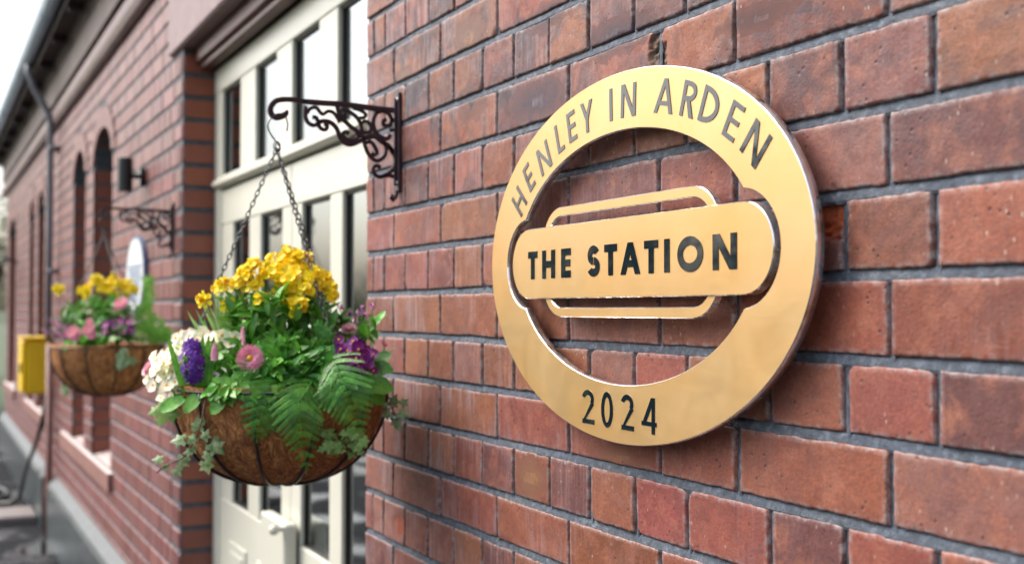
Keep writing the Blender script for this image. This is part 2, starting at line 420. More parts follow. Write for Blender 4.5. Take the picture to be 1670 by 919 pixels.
def fine_brick(mb, x0, x1, row, r_, side_depth=None):
    """one brick with arrises knocked by age, front at y=0 looking to -Y"""
    j = .0031; jb = .0049
    xs0 = x0+j*r_.uniform(.75, 1.3); xs1 = x1-j*r_.uniform(.75, 1.3)
    if side_depth: xs0 = x0
    L = xs1-xs0; fine = xs1 > -.12 and xs0 < 1.62 and -6 < row < 14
    st = .0065 if fine else .03
    zm = (bedz(row, x0)+bedz(row+1, x0))/2; near = [q for q in SPOTS if q[0]+q[2]*1.5 > x0 and q[0]-q[2]*1.5 < x1 and abs(q[1]-zm) < .041+q[3]*1.5]
    if any(q[4] > .005 for q in near): st = .0022
    nx = max(2, int(L/st)); nz = max(2, int(.07/st))
    def cuts(n): 
        a = [0, .022, .06]; 
        return a
    us = [0, .0012, .0035, .0075]+[.0075+(L-.015)*i/nx for i in range(1, nx)]+[L-.0075, L-.0035, L-.0012, L]
    Hh = .0722
    vs_ = [0, .0012, .0035, .0075]+[.0075+(Hh-.015)*i/nz for i in range(1, nz)]+[Hh-.0075, Hh-.0035, Hh-.0012, Hh]
    sd_ = r_.random()*100; tint = bricktint(r_, bedz(row, x0))
    tilt = r_.uniform(-.0007, .0007); push = r_.uniform(-.0009, .0008); tz = r_.uniform(-.0010, .0010)
    chips = [(r_.choice([0, L]), r_.choice([0, Hh]), r_.uniform(.004, .011)) for _ in range(r_.choice([0, 0, 1, 1, 2]))]
    V_ = []; C_ = []; nu = len(us); nv = len(vs_)
    z_ref = None
    for jv, v in enumerate(vs_):
        for iu, u_ in enumerate(us):
            x = xs0+u_; zt = bedz(row, x)-jb; zb = bedz(row+1, x)+jb
            z = zb+(zt-zb)*v/Hh
            de = min(u_, L-u_, v, Hh-v)
            y = push + tilt*(u_/L-.5)*2 + tz*(v/Hh-.5)*2
            if de < .0001: y += .0070
            elif de < .002: y += .0007
            n1 = noise.noise(Vector((x*95, z*95, sd_)))*.0012 + noise.noise(Vector((x*28, z*28, sd_)))*.0010
            if de < .006:
                if u_ < .006 or L-u_ < .006: x += n1*(.9)
                if v < .006 or Hh-v < .006: z += n1*(1.0)
            y += .0005*noise.noise(Vector((x*60, z*60, sd_+9)))+.0007*noise.noise(Vector((x*14, z*14, sd_+3)))
            for cxx, czz, cr in chips:
                d = math.hypot(u_-cxx, v-czz)*(1+.35*noise.noise(Vector((x*150, z*150, 1))))
                if d < cr: y += (cr-d)*.8
            e = max(0, min(1, 1.5-de/.0038))*.72
            tc_ = list(tint)
            for q in near:
                d = math.hypot((x-q[0])/q[2], (z-q[1])/q[3])+.45*noise.noise(Vector((x*55, z*55, 3)))+.25*noise.noise(Vector((x*160, z*160, 6)))
                k_ = max(0, min(1, (1.15-d)/(.25 if q[4] else .7)))
                if k_ > 0:
                    y += q[4]*k_*(1+.5*noise.noise(Vector((x*180, z*180, 7)))); e *= (1-k_)
                    for c3 in range(3): tc_[c3] += (q[5][c3]*(1 if q[4] else tint[c3])-tc_[c3])*k_
            V_.append((x, y, z)); C_.append((tc_[0], tc_[1], tc_[2], e))
    F_ = [(a*nu+b_, a*nu+b_+1, (a+1)*nu+b_+1, (a+1)*nu+b_) for a in range(nv-1) for b_ in range(nu-1)]
    mb.add(V_, F_, 0, C_)
    if side_depth:
        zt = bedz(row, xs0)-jb; zb = bedz(row+1, xs0)+jb
        mb.add([(xs0, .006, zb), (xs0, side_depth, zb), (xs0, side_depth, zt), (xs0, .006, zt)], [(0, 1, 2, 3)], 0, (*tint, 0))

# wall right of the doors (the wall the oval sign hangs on)
wr = MB(); mo = MB()
hdr = [-.89, -.52, .03]+list(range(1, 10))+[10.34, 11.35, 12.38]+[12.38+i for i in range(1, 15)]
strc = [-.89, .48, 2.48, 4.48, 6.5, 8.5, 9.84, 11.88]+[11.88+2*i for i in range(1, 8)]
XMAX = 26*HU
ROW0, ROW1 = -14, 25
broken_cell = None
for row in range(ROW0, ROW1):
    L_ = hdr if row % 2 else strc
    for i in range(len(L_)-1):
        jx = [rng.uniform(-.0018, .0018) if 1 < k < 40 else 0 for k in (i, i+1)]
        x0, x1 = L_[i]*HU, min(L_[i+1]*HU, XMAX)
        if i == 0: x0 = XR
        if x1-x0 < .02: continue
        if row == 5 and i == 12 or False: broken_cell = (x0, x1)
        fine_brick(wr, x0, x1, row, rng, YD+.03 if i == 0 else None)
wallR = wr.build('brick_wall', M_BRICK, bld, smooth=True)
wallR['label'] = 'red brick wall in English bond right of the doors'
# struck mortar joints: beds slope back under the brick above, so each has a shadow line at the top
def mortar_strip_h(mb, b, x0, x1, step):
    n = max(2, int((x1-x0)/step)); prof = [(.0085, .0085), (.0062, .0058), (.0035, .0036), (-.001, .0019), (-.0052, .0008), (-.0085, .0022)]
    V_ = []
    for i in range(n+1):
        x = x0+(x1-x0)*i/n; zc = bedz(b, x)
        for k, (dz, y) in enumerate(prof):
            a = .0012*noise.noise(Vector((x*70, k*1.7+b*9, 2)))+.0007*noise.noise(Vector((x*240, k*2.7+b*9, 5)))
            V_.append((x, y+a+.0004, zc+dz+a*.8))
    K = len(prof)
    mb.add(V_, [(i*K+k, (i+1)*K+k, (i+1)*K+k+1, i*K+k+1) for i in range(n) for k in range(K-1)])
def mortar_strip_v(mb, x, row):
    n = 10; prof = [(-.0060, .0050), (-.0032, .0040), (.001, .0024), (.0040, .0014), (.0060, .002)]
    V_ = []; K = len(prof)
    for i in range(n+1):
        z = bedz(row+1, x)+(bedz(row, x)-bedz(row+1, x))*i/n
        for k, (dx, y) in enumerate(prof):
            a = .0012*noise.noise(Vector((z*75, k*1.3+x*31, 8)))
            V_.append((x+dx+a*.6, y+a+.0012, z))
    mb.add(V_, [(i*K+k, i*K+k+1, (i+1)*K+k+1, (i+1)*K+k) for i in range(n) for k in range(K-1)])
for b in range(ROW0, ROW1+1):
    mortar_strip_h(mo, b, XR+.004, XMAX, .004 if -3 < b < 14 else .02)
for row in range(ROW0, ROW1):
    for u_ in (hdr if row % 2 else strc)[1:]:
        if u_*HU < XMAX: mortar_strip_v(mo, u_*HU, row)
mo.box(XR+.004, XMAX, .0098, .30, GZ, 3.30)
o = mo.build('mortar', M_MORTAR, wallR, smooth=False)

# ---- wall left of the doors (far wall), coarser bricks, real depth
fb = MB(); fm = MB()
W1 = [(-4.45, -3.76), (-5.38, -4.80)]; W2 = [(-7.83, -7.30), (-8.66, -8.22)]; W3 = [(-11.3, -10.35)]
OPEN = []
for a, b_ in W1+W2: OPEN.append((a, b_, .86, 2.44, 2.60))
for a, b_ in W3: OPEN.append((a, b_, .86, 2.44, 2.60))
def arch_top(op, x):
    a, b_, z0, zs, zt = op; c = (a+b_)/2; hw = (b_-a)/2; t_ = (x-c)/hw
    return zs+(zt-zs)*math.sqrt(max(0, 1-t_*t_))
def subtract(x0, x1, zc, z0_, z1_):
    segs = [(x0, x1, False, False)]
    for op in OPEN:
        a, b_ = op[0], op[1]
        if z1_ < op[2] or zc > op[4]+.11: continue
        if zc > op[3]:
            # inside arch zone: cut to the outer edge of the arch ring
            hw = (b_-a)/2+.115; h = op[4]-op[3]+.115; q = 1-((zc-op[3])/h)**2
            if q <= 0: continue
            c = (a+b_)/2; e = hw*math.sqrt(q); a2, b2 = c-e, c+e
        else: a2, b2 = a, b_
        ns = []
        for s0, s1, jl, jr in segs:
            if s1 <= a2 or s0 >= b2: ns.append((s0, s1, jl, jr)); continue
            if s0 < a2-.015: ns.append((s0, a2, jl, zc <= op[3]))
            if s1 > b2+.015: ns.append((b2, s1, zc <= op[3], jr))
        segs = ns
    return segs
r2 = random.Random(11)
def plain_z(b): return bed0-HC*b
for row in range(-9, 22):
    x = XL; first = True
    seq = ([.37, .55]+[1]*100) if row % 2 else ([1.37]+[2]*60)
    for s_ in seq:
        x2 = x-s_*HU
        if x2 < XE: x2 = XE
        zt, zb = plain_z(row)-.006, plain_z(row+1)+.006
        if zb < .52 and x > -6.2: pass
        for (a, b_, jl, jr) in subtract(x2, x, (zt+zb)/2, zb, zt):
            v = r2.uniform(.62, 1.2); c = (v, v*r2.uniform(.85, 1.15), v*r2.uniform(.85, 1.3), 0)
            corner = first and b_ > x-.001
            da = a if jl else a+.005; db = b_ if (jr or corner) else b_-.005
            if db-da < .015: continue
            dep = .13 if corner else (.27 if (jl or jr) else .03)
            fb.box(da, db, r2.uniform(-.001, .001), dep, zb, zt, 0, c, ch=.010 if corner else .0035)
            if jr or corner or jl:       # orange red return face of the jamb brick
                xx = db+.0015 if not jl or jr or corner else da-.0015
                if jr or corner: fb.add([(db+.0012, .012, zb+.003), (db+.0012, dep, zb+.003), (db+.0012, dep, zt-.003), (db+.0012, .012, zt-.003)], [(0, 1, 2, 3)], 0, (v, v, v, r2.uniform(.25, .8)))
        first = False; x = x2
        if x <= XE+.01: break
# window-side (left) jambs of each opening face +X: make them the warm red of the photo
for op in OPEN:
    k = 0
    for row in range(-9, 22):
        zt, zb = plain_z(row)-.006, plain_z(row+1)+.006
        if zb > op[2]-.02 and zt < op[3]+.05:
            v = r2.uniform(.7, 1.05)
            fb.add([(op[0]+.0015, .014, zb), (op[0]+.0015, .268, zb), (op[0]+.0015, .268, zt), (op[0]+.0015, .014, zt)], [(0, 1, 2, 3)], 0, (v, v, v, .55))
    # arch ring of headers on edge
    a, b_, z0, zs, zt_ = op; c = (a+b_)/2; hw = (b_-a)/2; h = zt_-zs; n = 11
    for i in range(n):
        pts = []
        for tt in (i/n+.006, (i+1)/n-.006):
            an = math.pi*tt
            for e in (0, .108): pts.append((c-(hw+e)*math.cos(an), -.006, zs+(h+e)*math.sin(an)))
        v = r2.uniform(.8, 1.1)
        fb.prism([pts[0], pts[1], pts[3], pts[2]], (0, .27, 0), 0, (v, v, v, 0))
wallL = recalc(fb.build('brick_wall', M_FBRICK, bld)); wallL['label'] = 'long weathered brick wall with arched windows left of the doors'
# mortar backing sheets, cut round the openings
cuts = sorted({XE, XL-.004}|{v for op in OPEN for v in op[:2]})
for x0, x1 in zip(cuts[:-1], cuts[1:]):
    op = next((o_ for o_ in OPEN if abs(o_[0]-x0) < 1e-6 and abs(o_[1]-x1) < 1e-6), None)
    if not op: fm.box(x0, x1, .0045, .135, .3, 2.93)
    else:
        fm.box(x0, x1, .0045, .135, .3, op[2])
        n = 10
        for i in range(n):
            xa, xb = x0+(x1-x0)*i/n, x0+(x1-x0)*(i+1)/n
            fm.prism([(xa, .0045, arch_top(op, xa)), (xb, .0045, arch_top(op, xb)), (xb, .0045, 2.93), (xa, .0045, 2.93)], (0, .1305, 0))
fm.box(XE, XL-.004, .136, .155, GZ, .32)
fmo = recalc(fm.build('mortar', M_FMORTAR, wallL))
# inner core walls so nothing is see-through
# plinth of blue brick with sloped top
pl = MB()
for (a, b_) in ((XE, -6.62), (-6.22, XL)):
    pl.prism([(a, -.062, GZ), (a, -.062, .44), (a, -.050, .465), (a, -.004, .515), (a, -.004, GZ)], (b_-a, 0, 0))
o = recalc(pl.build('plinth', M_PLINTH, bld))
# windows
def window(op, k):
    a, b_, z0, zs, zt = op
    m_ = MB(); Y0 = .25
    m_.box(a, a+.05, Y0, Y0+.05, z0+.03, zs+.02); m_.box(b_-.05, b_, Y0, Y0+.05, z0+.03, zs+.02)
    m_.box(a+.05, b_-.05, Y0, Y0+.05, z0+.03, z0+.09); m_.box(a+.05, b_-.05, Y0+.002, Y0+.05, 1.70, 1.74)
    c = (a+b_)/2; hw = (b_-a)/2; n = 10; h = zt-zs
    for i in range(n):
        pts = []
        for tt in (i/n, (i+1)/n):
            an = math.pi*tt
            for e in (-.05, .0): pts.append((c-(hw+e)*math.cos(an), Y0, zs+.02+(h+e)*math.sin(an)))
        m_.prism([pts[0], pts[1], pts[3], pts[2]], (0, .05, 0))
    fr = recalc(m_.build('window', M_CREAM, bld))
    p = MB(); poly = [(a+.04, Y0+.02, z0+.08), (b_-.04, Y0+.02, z0+.08)]+[(c+(hw-.04)*math.cos(math.pi*i/8), Y0+.02, zs+.02+(h-.03)*math.sin(math.pi*i/8)) for i in range(9)]
    p.prism(poly, (0, .006, 0)); recalc(p.build('pane', M_GLASS, fr))
for k, op in enumerate(OPEN): window(op, k)
def sill(x0, x1):
    s_ = MB(); s_.prism([(x0, .26, .915), (x0, -.022, .852), (x0, -.022, .765), (x0, .003, .765), (x0, .26, .80)], (x1-x0, 0, 0), 0)
    o = recalc(s_.build('window_sill', [M_SILL, M_TERRA], bld))
    for p_ in o.data.polygons:
        if abs(p_.normal.x) > .9 or p_.normal.y < -.9: p_.material_index = 1
    return o
sill(-5.85, -3.66); sill(-8.9, -7.1); sill(-11.75, -10.2)
# cornice, frieze, soffit, gutter, roof
def extr(name, prof, mat, x0=XE-.3, x1=3.4, parent=None, smooth=False):
    m_ = MB(); m_.prism([(x0, y, z) for y, z in prof], (x1-x0, 0, 0)); return recalc(m_.build(name, mat, parent or bld, smooth))
roll = [(.0, 2.915), (-.018, 2.915), (-.036, 2.93), (-.046, 2.96), (-.046, 3.0), (-.034, 3.035), (-.014, 3.05), (.0, 3.052)]
extr('cornice', roll, M_CORN2)
extr('cornice', [(.02, 3.055), (-.002, 3.055), (-.004, 3.085), (-.034, 3.088), (-.034, 3.25), (-.045, 3.262), (-.045, 3.285), (-.062, 3.30), (-.062, 3.318), (.02, 3.318)], M_CORN)
m_ = MB(); m_.box(XE-.3, 3.4, -.145, .02, 3.3205, 3.335)
x = -12
while x < 3.3:
    m_.box(x, x+.035, -.144, -.064, 3.270, 3.320); x += .84
m_.box(XE-.3, 3.4, -.158, -.1455, 3.30, 3.47)
extr_o = m_.build('soffit', M_SOFFIT, bld)
roof = MB(); roof.prism([(XE-.5, -.12, 3.40), (XE-.5, 4.0, 5.9), (XE-.5, 8.1, 3.40), (XE-.5, 8.1, 3.36), (XE-.5, 4.0, 5.84), (XE-.5, -.12, 3.345)], (15.7, 0, 0))
roofo = recalc(roof.build('roof', M_SLATE, bld))
gt = MB(); n = 9
for (x0, x1) in [(XE-.5+i*1.83, XE-.5+(i+1)*1.83-.02) for i in range(9)]:
    x1 = min(x1, 3.4)
    prof = [(-.20+.052*math.cos(math.pi*(1+k/8)), 3.405+.072*math.sin(math.pi*(1+k/8))) for k in range(9)]
    inner = [(-.20+.047*math.cos(math.pi*(1+k/8)), 3.405+.067*math.sin(math.pi*(1+k/8))) for k in range(9)][::-1]
    gt.prism([(x0, y, z) for y, z in prof+inner], (x1-x0, 0, 0))
    gt.prism([(x1-.05, y-.0+(.0), z-.006) for y, z in prof]+[(x1-.05, y, z+.001) for y, z in prof[::-1]], (.07, 0, 0))
recalc(gt.build('gutter', M_GUT, roofo))
# stone lintel over the doors + timber head
m_ = MB(); m_.box(XL-.20, XR+.16, -.014, .10, 2.60, 2.84, ch=.008); lin = m_.build('lintel', M_STONE, bld)
m_ = MB(); m_.box(XL+.004, XR-.004, .045, .105, 2.545, 2.597, ch=.004); m_.box(XL+.004, XR-.004, .062, .103, 2.525, 2.5448); m_.build('timber_head', M_BROWN, lin)
# building shell behind
m_ = MB()
m_.box(XR+.30, XMAX, .302, .34, GZ, 3.3); m_.box(XE, XL-.004, 3.4, 3.5, GZ, 3.3); m_.box(XL-.004, XMAX, 3.4, 3.5, GZ, 3.3)
m_.box(XE, XMAX, .4, 3.39, 3.0, 3.05); m_.box(XE, XMAX, .17, 3.39, GZ-.02, GZ+.01)
m_.box(XE-.02, XE+.1, .16, 8, GZ, 3.3); m_.box(XMAX, XMAX+.1, .0, 8, GZ, 3.3); m_.box(XE, XMAX, 7.9, 8, GZ, 3.3)
m_.build('inner_wall', simple('grey_plaster', (.11, .105, .09), .8), bld)
m_ = MB(); m_.box(XE, XL-.25, -.0, .12, 2.93, 3.3); m_.box(XL-.24, XR+.2, .0, .12, 2.842, 3.3); m_.build('frieze_backing', M_FBRICK, bld)

# ---- entrance: cream screen with toplights and a pair of glazed doors
YF = .115
scr = MB()
PT = [(-1.92, -1.655), (-1.46, -1.212), (-1.05, -.795), (-.64, -.38)]
ZT0, ZT1 = 2.122, 2.432
def rails(mb, x0, x1, z0, z1, holes, y0, y1, ch=.004):
    """frame face with rectangular holes, built of butted bars"""
    xs = sorted(holes); zl = xs[0][2]; zh = xs[0][3]
    mb.box(x0, x1, y0, y1, z0, zl, ch=ch); mb.box(x0, x1, y0, y1, zh, z1, ch=ch)
    px = x0
    for a, b_, _, _ in xs:
        mb.box(px, a, y0+.0015, y1, zl, zh, ch=ch*.7); px = b_
    mb.box(px, x1, y0+.0015, y1, zl, zh, ch=ch*.7)
rails(scr, XL+.004, XR-.004, 2.085, 2.524, [(a, b_, ZT0, ZT1) for a, b_ in PT], YF, YF+.075)
scr.box(XL+.004, -1.945, YF+.002, YF+.08, GZ, 2.0848, ch=.004); scr.box(-.195, XR-.004, YF+.002, YF+.08, GZ, 2.0848, ch=.004)
scrO = scr.build('entrance_screen', M_CREAM, bld)
m_ = MB(); m_.prism([(XL+.05, YF, 2.084), (XL+.05, YF-.018, 2.094), (XL+.05, YF-.018, 2.108), (XL+.05, YF, 2.125)][::-1], (XR-XL-.1, 0, 0)); recalc(m_.build('drip_rail', M_CREAM, scrO))
gk = MB(); gp = MB()
def pane(parent, a, b_, z0, z1, yg):
    g_ = MB(); e = .007
    g_.box(a-.002, a+e, yg-.006, yg+.012, z0, z1); g_.box(b_-e, b_+.002, yg-.006, yg+.012, z0, z1)
    g_.box(a+e, b_-e, yg-.006, yg+.012, z0-.002, z0+e); g_.box(a+e, b_-e, yg-.006, yg+.012, z1-e, z1+.002)
    g_.build('gasket', M_GASKET, parent)
    p = MB(); p.box(a+e, b_-e, yg, yg+.006, z0+e, z1-e); o = p.build('pane', M_GLASS, parent); return o
for a, b_ in PT: pane(scrO, a, b_, ZT0, ZT1, YF+.020)
def leaf_door(x0, x1, holes, hx):
    d = MB(); rails(d, x0, x1, GZ+.02, 2.075, [(a, b_, .985, 1.952) for a, b_ in holes], YF+.008, YF+.058)
    # raised lower panels
    for a, b_ in holes:
        d.box(a, b_, YF+.001, YF+.0078, .30, .86, ch=.003)
        d.box(a+.03, b_-.03, YF-.004, YF+.0008, .33, .83, ch=.002)
    o = d.build('door', M_CREAM, bld)
    for a, b_ in holes: pane(o, a, b_, .985, 1.952, YF+.026)
    h = MB(); h.tube([(hx, YF+.006, .95), (hx, YF-.03, .95), (hx, YF-.03, .84), (hx, YF+.006, .84)], .007); h.build('door_handle', M_CHAIN, o, smooth=True)
leaf_door(-1.943, -1.072, [(-1.78, -1.56), (-1.42, -1.17)], -1.11)
leaf_door(-1.068, -.197, [(-.974, -.72), (-.622, -.36)], -1.03)
# interior lamps glowing behind the glass
def em(name, col, s):
    m, t, b = newmat(name); b.inputs['Base Color'].default_value = (*col, 1); b.inputs['Emission Color'].default_value = (*col, 1); b.inputs['Emission Strength'].default_value = s; return m
M_BULB = em('warm_bulb', (1, .78, .45), 5)

# downpipes
m_ = MB(); X = -6.3
m_.tube([(X, -.20, 3.34), (X, -.20, 3.28), (X, -.165, 3.18), (X, -.075, 3.02), (X, -.055, 2.94), (X, -.055, 2.2), (X, -.055, 1.45)], .023, 12)
for z in (2.75, 1.9): m_.box(X-.06, X+.06, -.065, -.0, z, z+.03)
m_.build('downpipe', M_PIPE, bld, smooth=True)
m_ = MB(); m_.tube([(X+.0, -.045, 1.42), (X+.0, -.045, .5), (X+.0, -.05, .42), (X+.0, -.05, GZ+.01)], .024, 12); m_.build('downpipe', M_TERRA, bld, smooth=True)

# ------------------------------------------------------------------ the oval sign
SX, SZ = .926, 1.717
A0, B0, A1, B1 = .367, .239, .276, .163
Y_FACE, Y_BACK = -.032, -.021
sign = empty('oval_station_sign', (SX, -.01, SZ), 'large oval brass sign lettered HENLEY IN ARDEN, THE STATION, 2024 on the brick wall', 'sign')
def rst(th, hx, hz, r_):
    """radius of a rounded rectangle (stadium) outline in direction th"""
    lo, hi = 0, 1
    c, s_ = abs(math.cos(th)), abs(math.sin(th))
    for _ in range(40):
        m = (lo+hi)/2; x, z = m*c, m*s_
        qx, qz = max(x-(hx-r_), 0), max(z-(hz-r_), 0)
        inside = (x <= hx and z <= hz and (qx*qx+qz*qz <= r_*r_))
        if inside: lo = m
        else: hi = m
    return lo
def rell(th, a, b_): return 1/math.sqrt((math.cos(th)/a)**2+(math.sin(th)/b_)**2)
def plate(name, outer, inner, y0, y1, parent, bev=.0012):
    """ring between two closed outlines with a small polished bevel; y0 front"""
    m_ = MB(); n = len(outer)
    def shrink(L, s_):
        out = []
        for i in range(n):
            a, b_ = Vector(L[i-1]), Vector(L[(i+1) % n]); t_ = (b_-a).normalized(); nn = Vector((t_.y, -t_.x)); out.append(tuple(Vector(L[i])-nn*s_))
        return out
    loops = [(shrink(outer, bev), y0), (outer, y0+bev), (outer, y1)]
    if inner: loops_i = [(shrink(inner, -bev), y0), (inner, y0+bev), (inner, y1)]
    V_ = [(SX+x, y, SZ+z) for L, y in loops for x, z in L]
    F_ = []; MM = []
    for k in range(2):
        for i in range(n): F_.append((k*n+i, k*n+(i+1) % n, (k+1)*n+(i+1) % n, (k+1)*n+i)); MM.append(1)
    if inner:
        o_ = len(V_); V_ += [(SX+x, y, SZ+z) for L, y in loops_i for x, z in L]
        for k in range(2):
            for i in range(n): F_.append((o_+k*n+(i+1) % n, o_+k*n+i, o_+(k+1)*n+i, o_+(k+1)*n+(i+1) % n)); MM.append(1)
        for i in range(n): F_.append((i, o_+i, o_+(i+1) % n, (i+1) % n)); MM.append(0)
        for i in range(n): F_.append((2*n+(i+1) % n, o_+2*n+(i+1) % n, o_+2*n+i, 2*n+i)); MM.append(1)
    else:
        F_.append(tuple(range(n))[::-1]); MM.append(0); F_.append(tuple(range(2*n, 3*n))); MM.append(1)
    m_.add(V_, F_); m_.m = MM
    o = recalc(m_.build(name, [M_GOLD, M_EDGE], parent)); return o
nn_ = 720; TH = [2*math.pi*i/nn_ for i in range(nn_)]
def P2(r_, th): return (r_*math.cos(th), r_*math.sin(th))
ring_out = [P2(rell(t_, A0, B0), t_) for t_ in TH]
PX, PZ = .299, .0515
ring_in = [P2(max(rell(t_, A1, B1), rst(t_, PX+.014, PZ+.014, PZ+.0139)), t_) for t_ in TH]
ring = plate('ring', ring_out, ring_in, Y_FACE, Y_BACK, sign)
for p_ in ring.data.polygons: p_.use_smooth = p_.material_index == 1
pill_out = [P2(rst(t_, PX, PZ, PZ-.0001), t_) for t_ in TH]
pill = plate('name_bar', [(x+.005, z) for x, z in pill_out], None, Y_FACE-.001, Y_BACK, sign)
tr_o = [P2(rst(t_, .2065, .0775, .052), t_) for t_ in TH]; tr_i = [P2(rst(t_, .193, .064, .039), t_) for t_ in TH]
# the racetrack frame shows above and below the bar: it sits 1.5 mm further back than the bar face
trk = plate('frame_loop', [(x+.003, z) for x, z in tr_o], [(x+.003, z) for x, z in tr_i], Y_FACE+.0015, Y_BACK-.001, sign)
for ax, az in [(-.325, 0), (.333, 0), (0, .2), (0, -.2), (-.1, 0), (.1, 0)]:
    so = MB(); P0 = Vector((SX+ax, Y_BACK-.0005, SZ+az)); so.tube([P0, P0+Vector((0, -Y_BACK+.003, 0))], .008, 14); so.build('standoff', M_WIRE, sign, smooth=True)

# letters (geometric sans capitals drawn as strokes)
def thick(pts, w_):
    P_ = [Vector(p) for p in pts]; L_, R_ = [], []
    for i, p in enumerate(P_):
        if i == 0: t_ = P_[1]-P_[0]
        elif i == len(P_)-1: t_ = P_[-1]-P_[-2]
        else: t_ = (P_[i+1]-P_[i]).normalized()+(P_[i]-P_[i-1]).normalized()
        t_.normalize(); n_ = Vector((-t_.y, t_.x)); L_.append(p+n_*w_/2); R_.append(p-n_*w_/2)
    return ('strip', L_, R_)
def arc(cx, cz, rx, rz, a0, a1, w_, n=28):
    L_, R_ = [], []
    for i in range(n+1):
        a = rad(a0+(a1-a0)*i/n); c, s_ = math.cos(a), math.sin(a)
        L_.append(Vector((cx+rx*c, cz+rz*s_))); R_.append(Vector((cx+(rx-w_)*c, cz+(rz-w_)*s_)))
    return ('strip', L_, R_)
def quad(*p): return ('poly', [Vector(q) for q in p])
def rect(x0, x1, z0, z1): return quad((x0, z0), (x1, z0), (x1, z1), (x0, z1))
def glyph(ch, W, w_):
    """strokes of a capital; height 1, width W, stroke w_"""
    h = w_*.92
    if ch == 'H': return [rect(0, w_, 0, 1), rect(W-w_, W, 0, 1), rect(w_, W-w_, .5-h/2, .5+h/2)]
    if ch == 'E': return [rect(0, w_, 0, 1), rect(w_, W, 0, h), rect(w_, W*.95, .5-h/2, .5+h/2), rect(w_, W, 1-h, 1)]
    if ch == 'L': return [rect(0, w_, 0, 1), rect(w_, W, 0, h)]
    if ch == 'I': return [rect(0, w_, 0, 1)]
    if ch == 'T': return [rect(0, W, 1-h, 1), rect(W/2-w_/2, W/2+w_/2, 0, 1-h)]
    if ch == 'N': return [rect(0, w_, 0, 1), rect(W-w_, W, 0, 1), quad((0, 1), (w_*1.2, 1), (W, 0), (W-w_*1.2, 0))]
    if ch == 'A': return [quad((W/2-w_*.55, 1), (W/2+w_*.55, 1), (w_*1.08, 0), (0, 0)), quad((W/2-w_*.55, 1), (W/2+w_*.55, 1), (W, 0), (W-w_*1.08, 0)), rect(W*.22, W*.78, .23, .23+h*.9)]
    if ch == 'Y': return [quad((0, 1), (w_*1.12, 1), (W/2+w_/2, .45), (W/2-w_/2, .40)), quad((W-w_*1.12, 1), (W, 1), (W/2+w_/2, .40), (W/2-w_/2, .45)), rect(W/2-w_/2, W/2+w_/2, 0, .45)]
    if ch == 'O' or ch == '0': return [arc(W/2, .5, W/2, .52, 0, 360, w_, 56)]
    if ch == 'D': return [rect(0, w_, 0, 1), arc(w_*.8, .5, W-w_*.8, .5, -90, 90, w_, 36)]
    if ch == 'R': return [rect(0, w_, 0, 1), arc(W*.45, .72, W*.52, .28, -90, 90, w_*.95, 24), rect(w_, W*.46, 1-h, 1), rect(w_, W*.46, .44, .44+h), quad((W*.36, .46), (W*.36+w_*1.15, .46), (W, 0), (W-w_*1.25, 0))]
    if ch == 'S': return [arc(W/2, (1.5-w_/2)/2+.005, W*.47, (.5+w_/2)/2+.01, 28, 262, w_, 30), arc(W/2, (.5+w_/2)/2-.005, W*.5, (.5+w_/2)/2+.01, 82, -152, w_, 30)]
    if ch == '2': return [arc(W*.48, .74, W*.48, .27, 165, -40, w_, 30), quad((W*.72, .62), (W*.98, .60), (w_*1.35, h), (0, 0)), rect(w_*.2, W, 0, h)]
    if ch == '4': return [rect(W*.68, W*.68+w_, 0, 1), quad((W*.68-.02, 1), (W*.68+w_, 1), (w_*1.0, .22), (0, .22)), rect(0, W, .22, .22+h*.85)]
def letter(ch, origin, ux, uz, H_, W_, w_, parent, yf):
    """origin sign coords (x,z) of the baseline left; ux, uz unit vectors"""
    m_ = MB(); k = 0
    for kind, *dat in glyph(ch, W_/H_, w_/H_):
        yt = yf-.00075-.00005*k; k += 1
        def T(p): q = Vector(origin)+Vector(ux)*(p.x*H_)+Vector(uz)*(p.y*H_); return q
        if kind == 'poly':
            q = [T(p) for p in dat[0]]; m_.prism([(a.x, yt, a.y) for a in q], (0, yf-.0001-yt, 0))
        else:
            Lp, Rp = [T(p) for p in dat[0]], [T(p) for p in dat[1]]; n = len(Lp)
            V_ = [(a.x, yt, a.y) for a in Lp]+[(a.x, yt, a.y) for a in Rp]+[(a.x, yf-.0001, a.y) for a in Lp]+[(a.x, yf-.0001, a.y) for a in Rp]
            F_ = []
            for i in range(n-1): F_ += [(i, i+1, n+i+1, n+i), (i, 2*n+i, 2*n+i+1, i+1), (n+i, n+i+1, 3*n+i+1, 3*n+i)]
            m_.add(V_, F_)
    return recalc(m_.build('letter', M_LETTER, parent))
yf = Y_FACE
yp = Y_FACE-.001
for ch, x0, x1 in [('T', .683, .711), ('H', .726, .763), ('E', .781, .807), ('S', .852, .883), ('T', .895, .925), ('A', .934, .979), ('T', .988, 1.018), ('I', 1.031, 1.0425), ('O', 1.058, 1.108), ('N', 1.126, 1.169)]:
    ww = .0112 if ch != 'I' else x1-x0
    letter(ch, (x0, 1.6945), (1, 0), (0, 1), .0405, x1-x0, ww*.95, pill, yp)
for ch, x0, x1 in [('2', .836, .867), ('0', .885, .913), ('2', .933, .962), ('4', .980, 1.012)]:
    letter(ch, (x0, 1.4975), (1, 0), (0, 1), .0445, x1-x0, .0066, ring, yf)
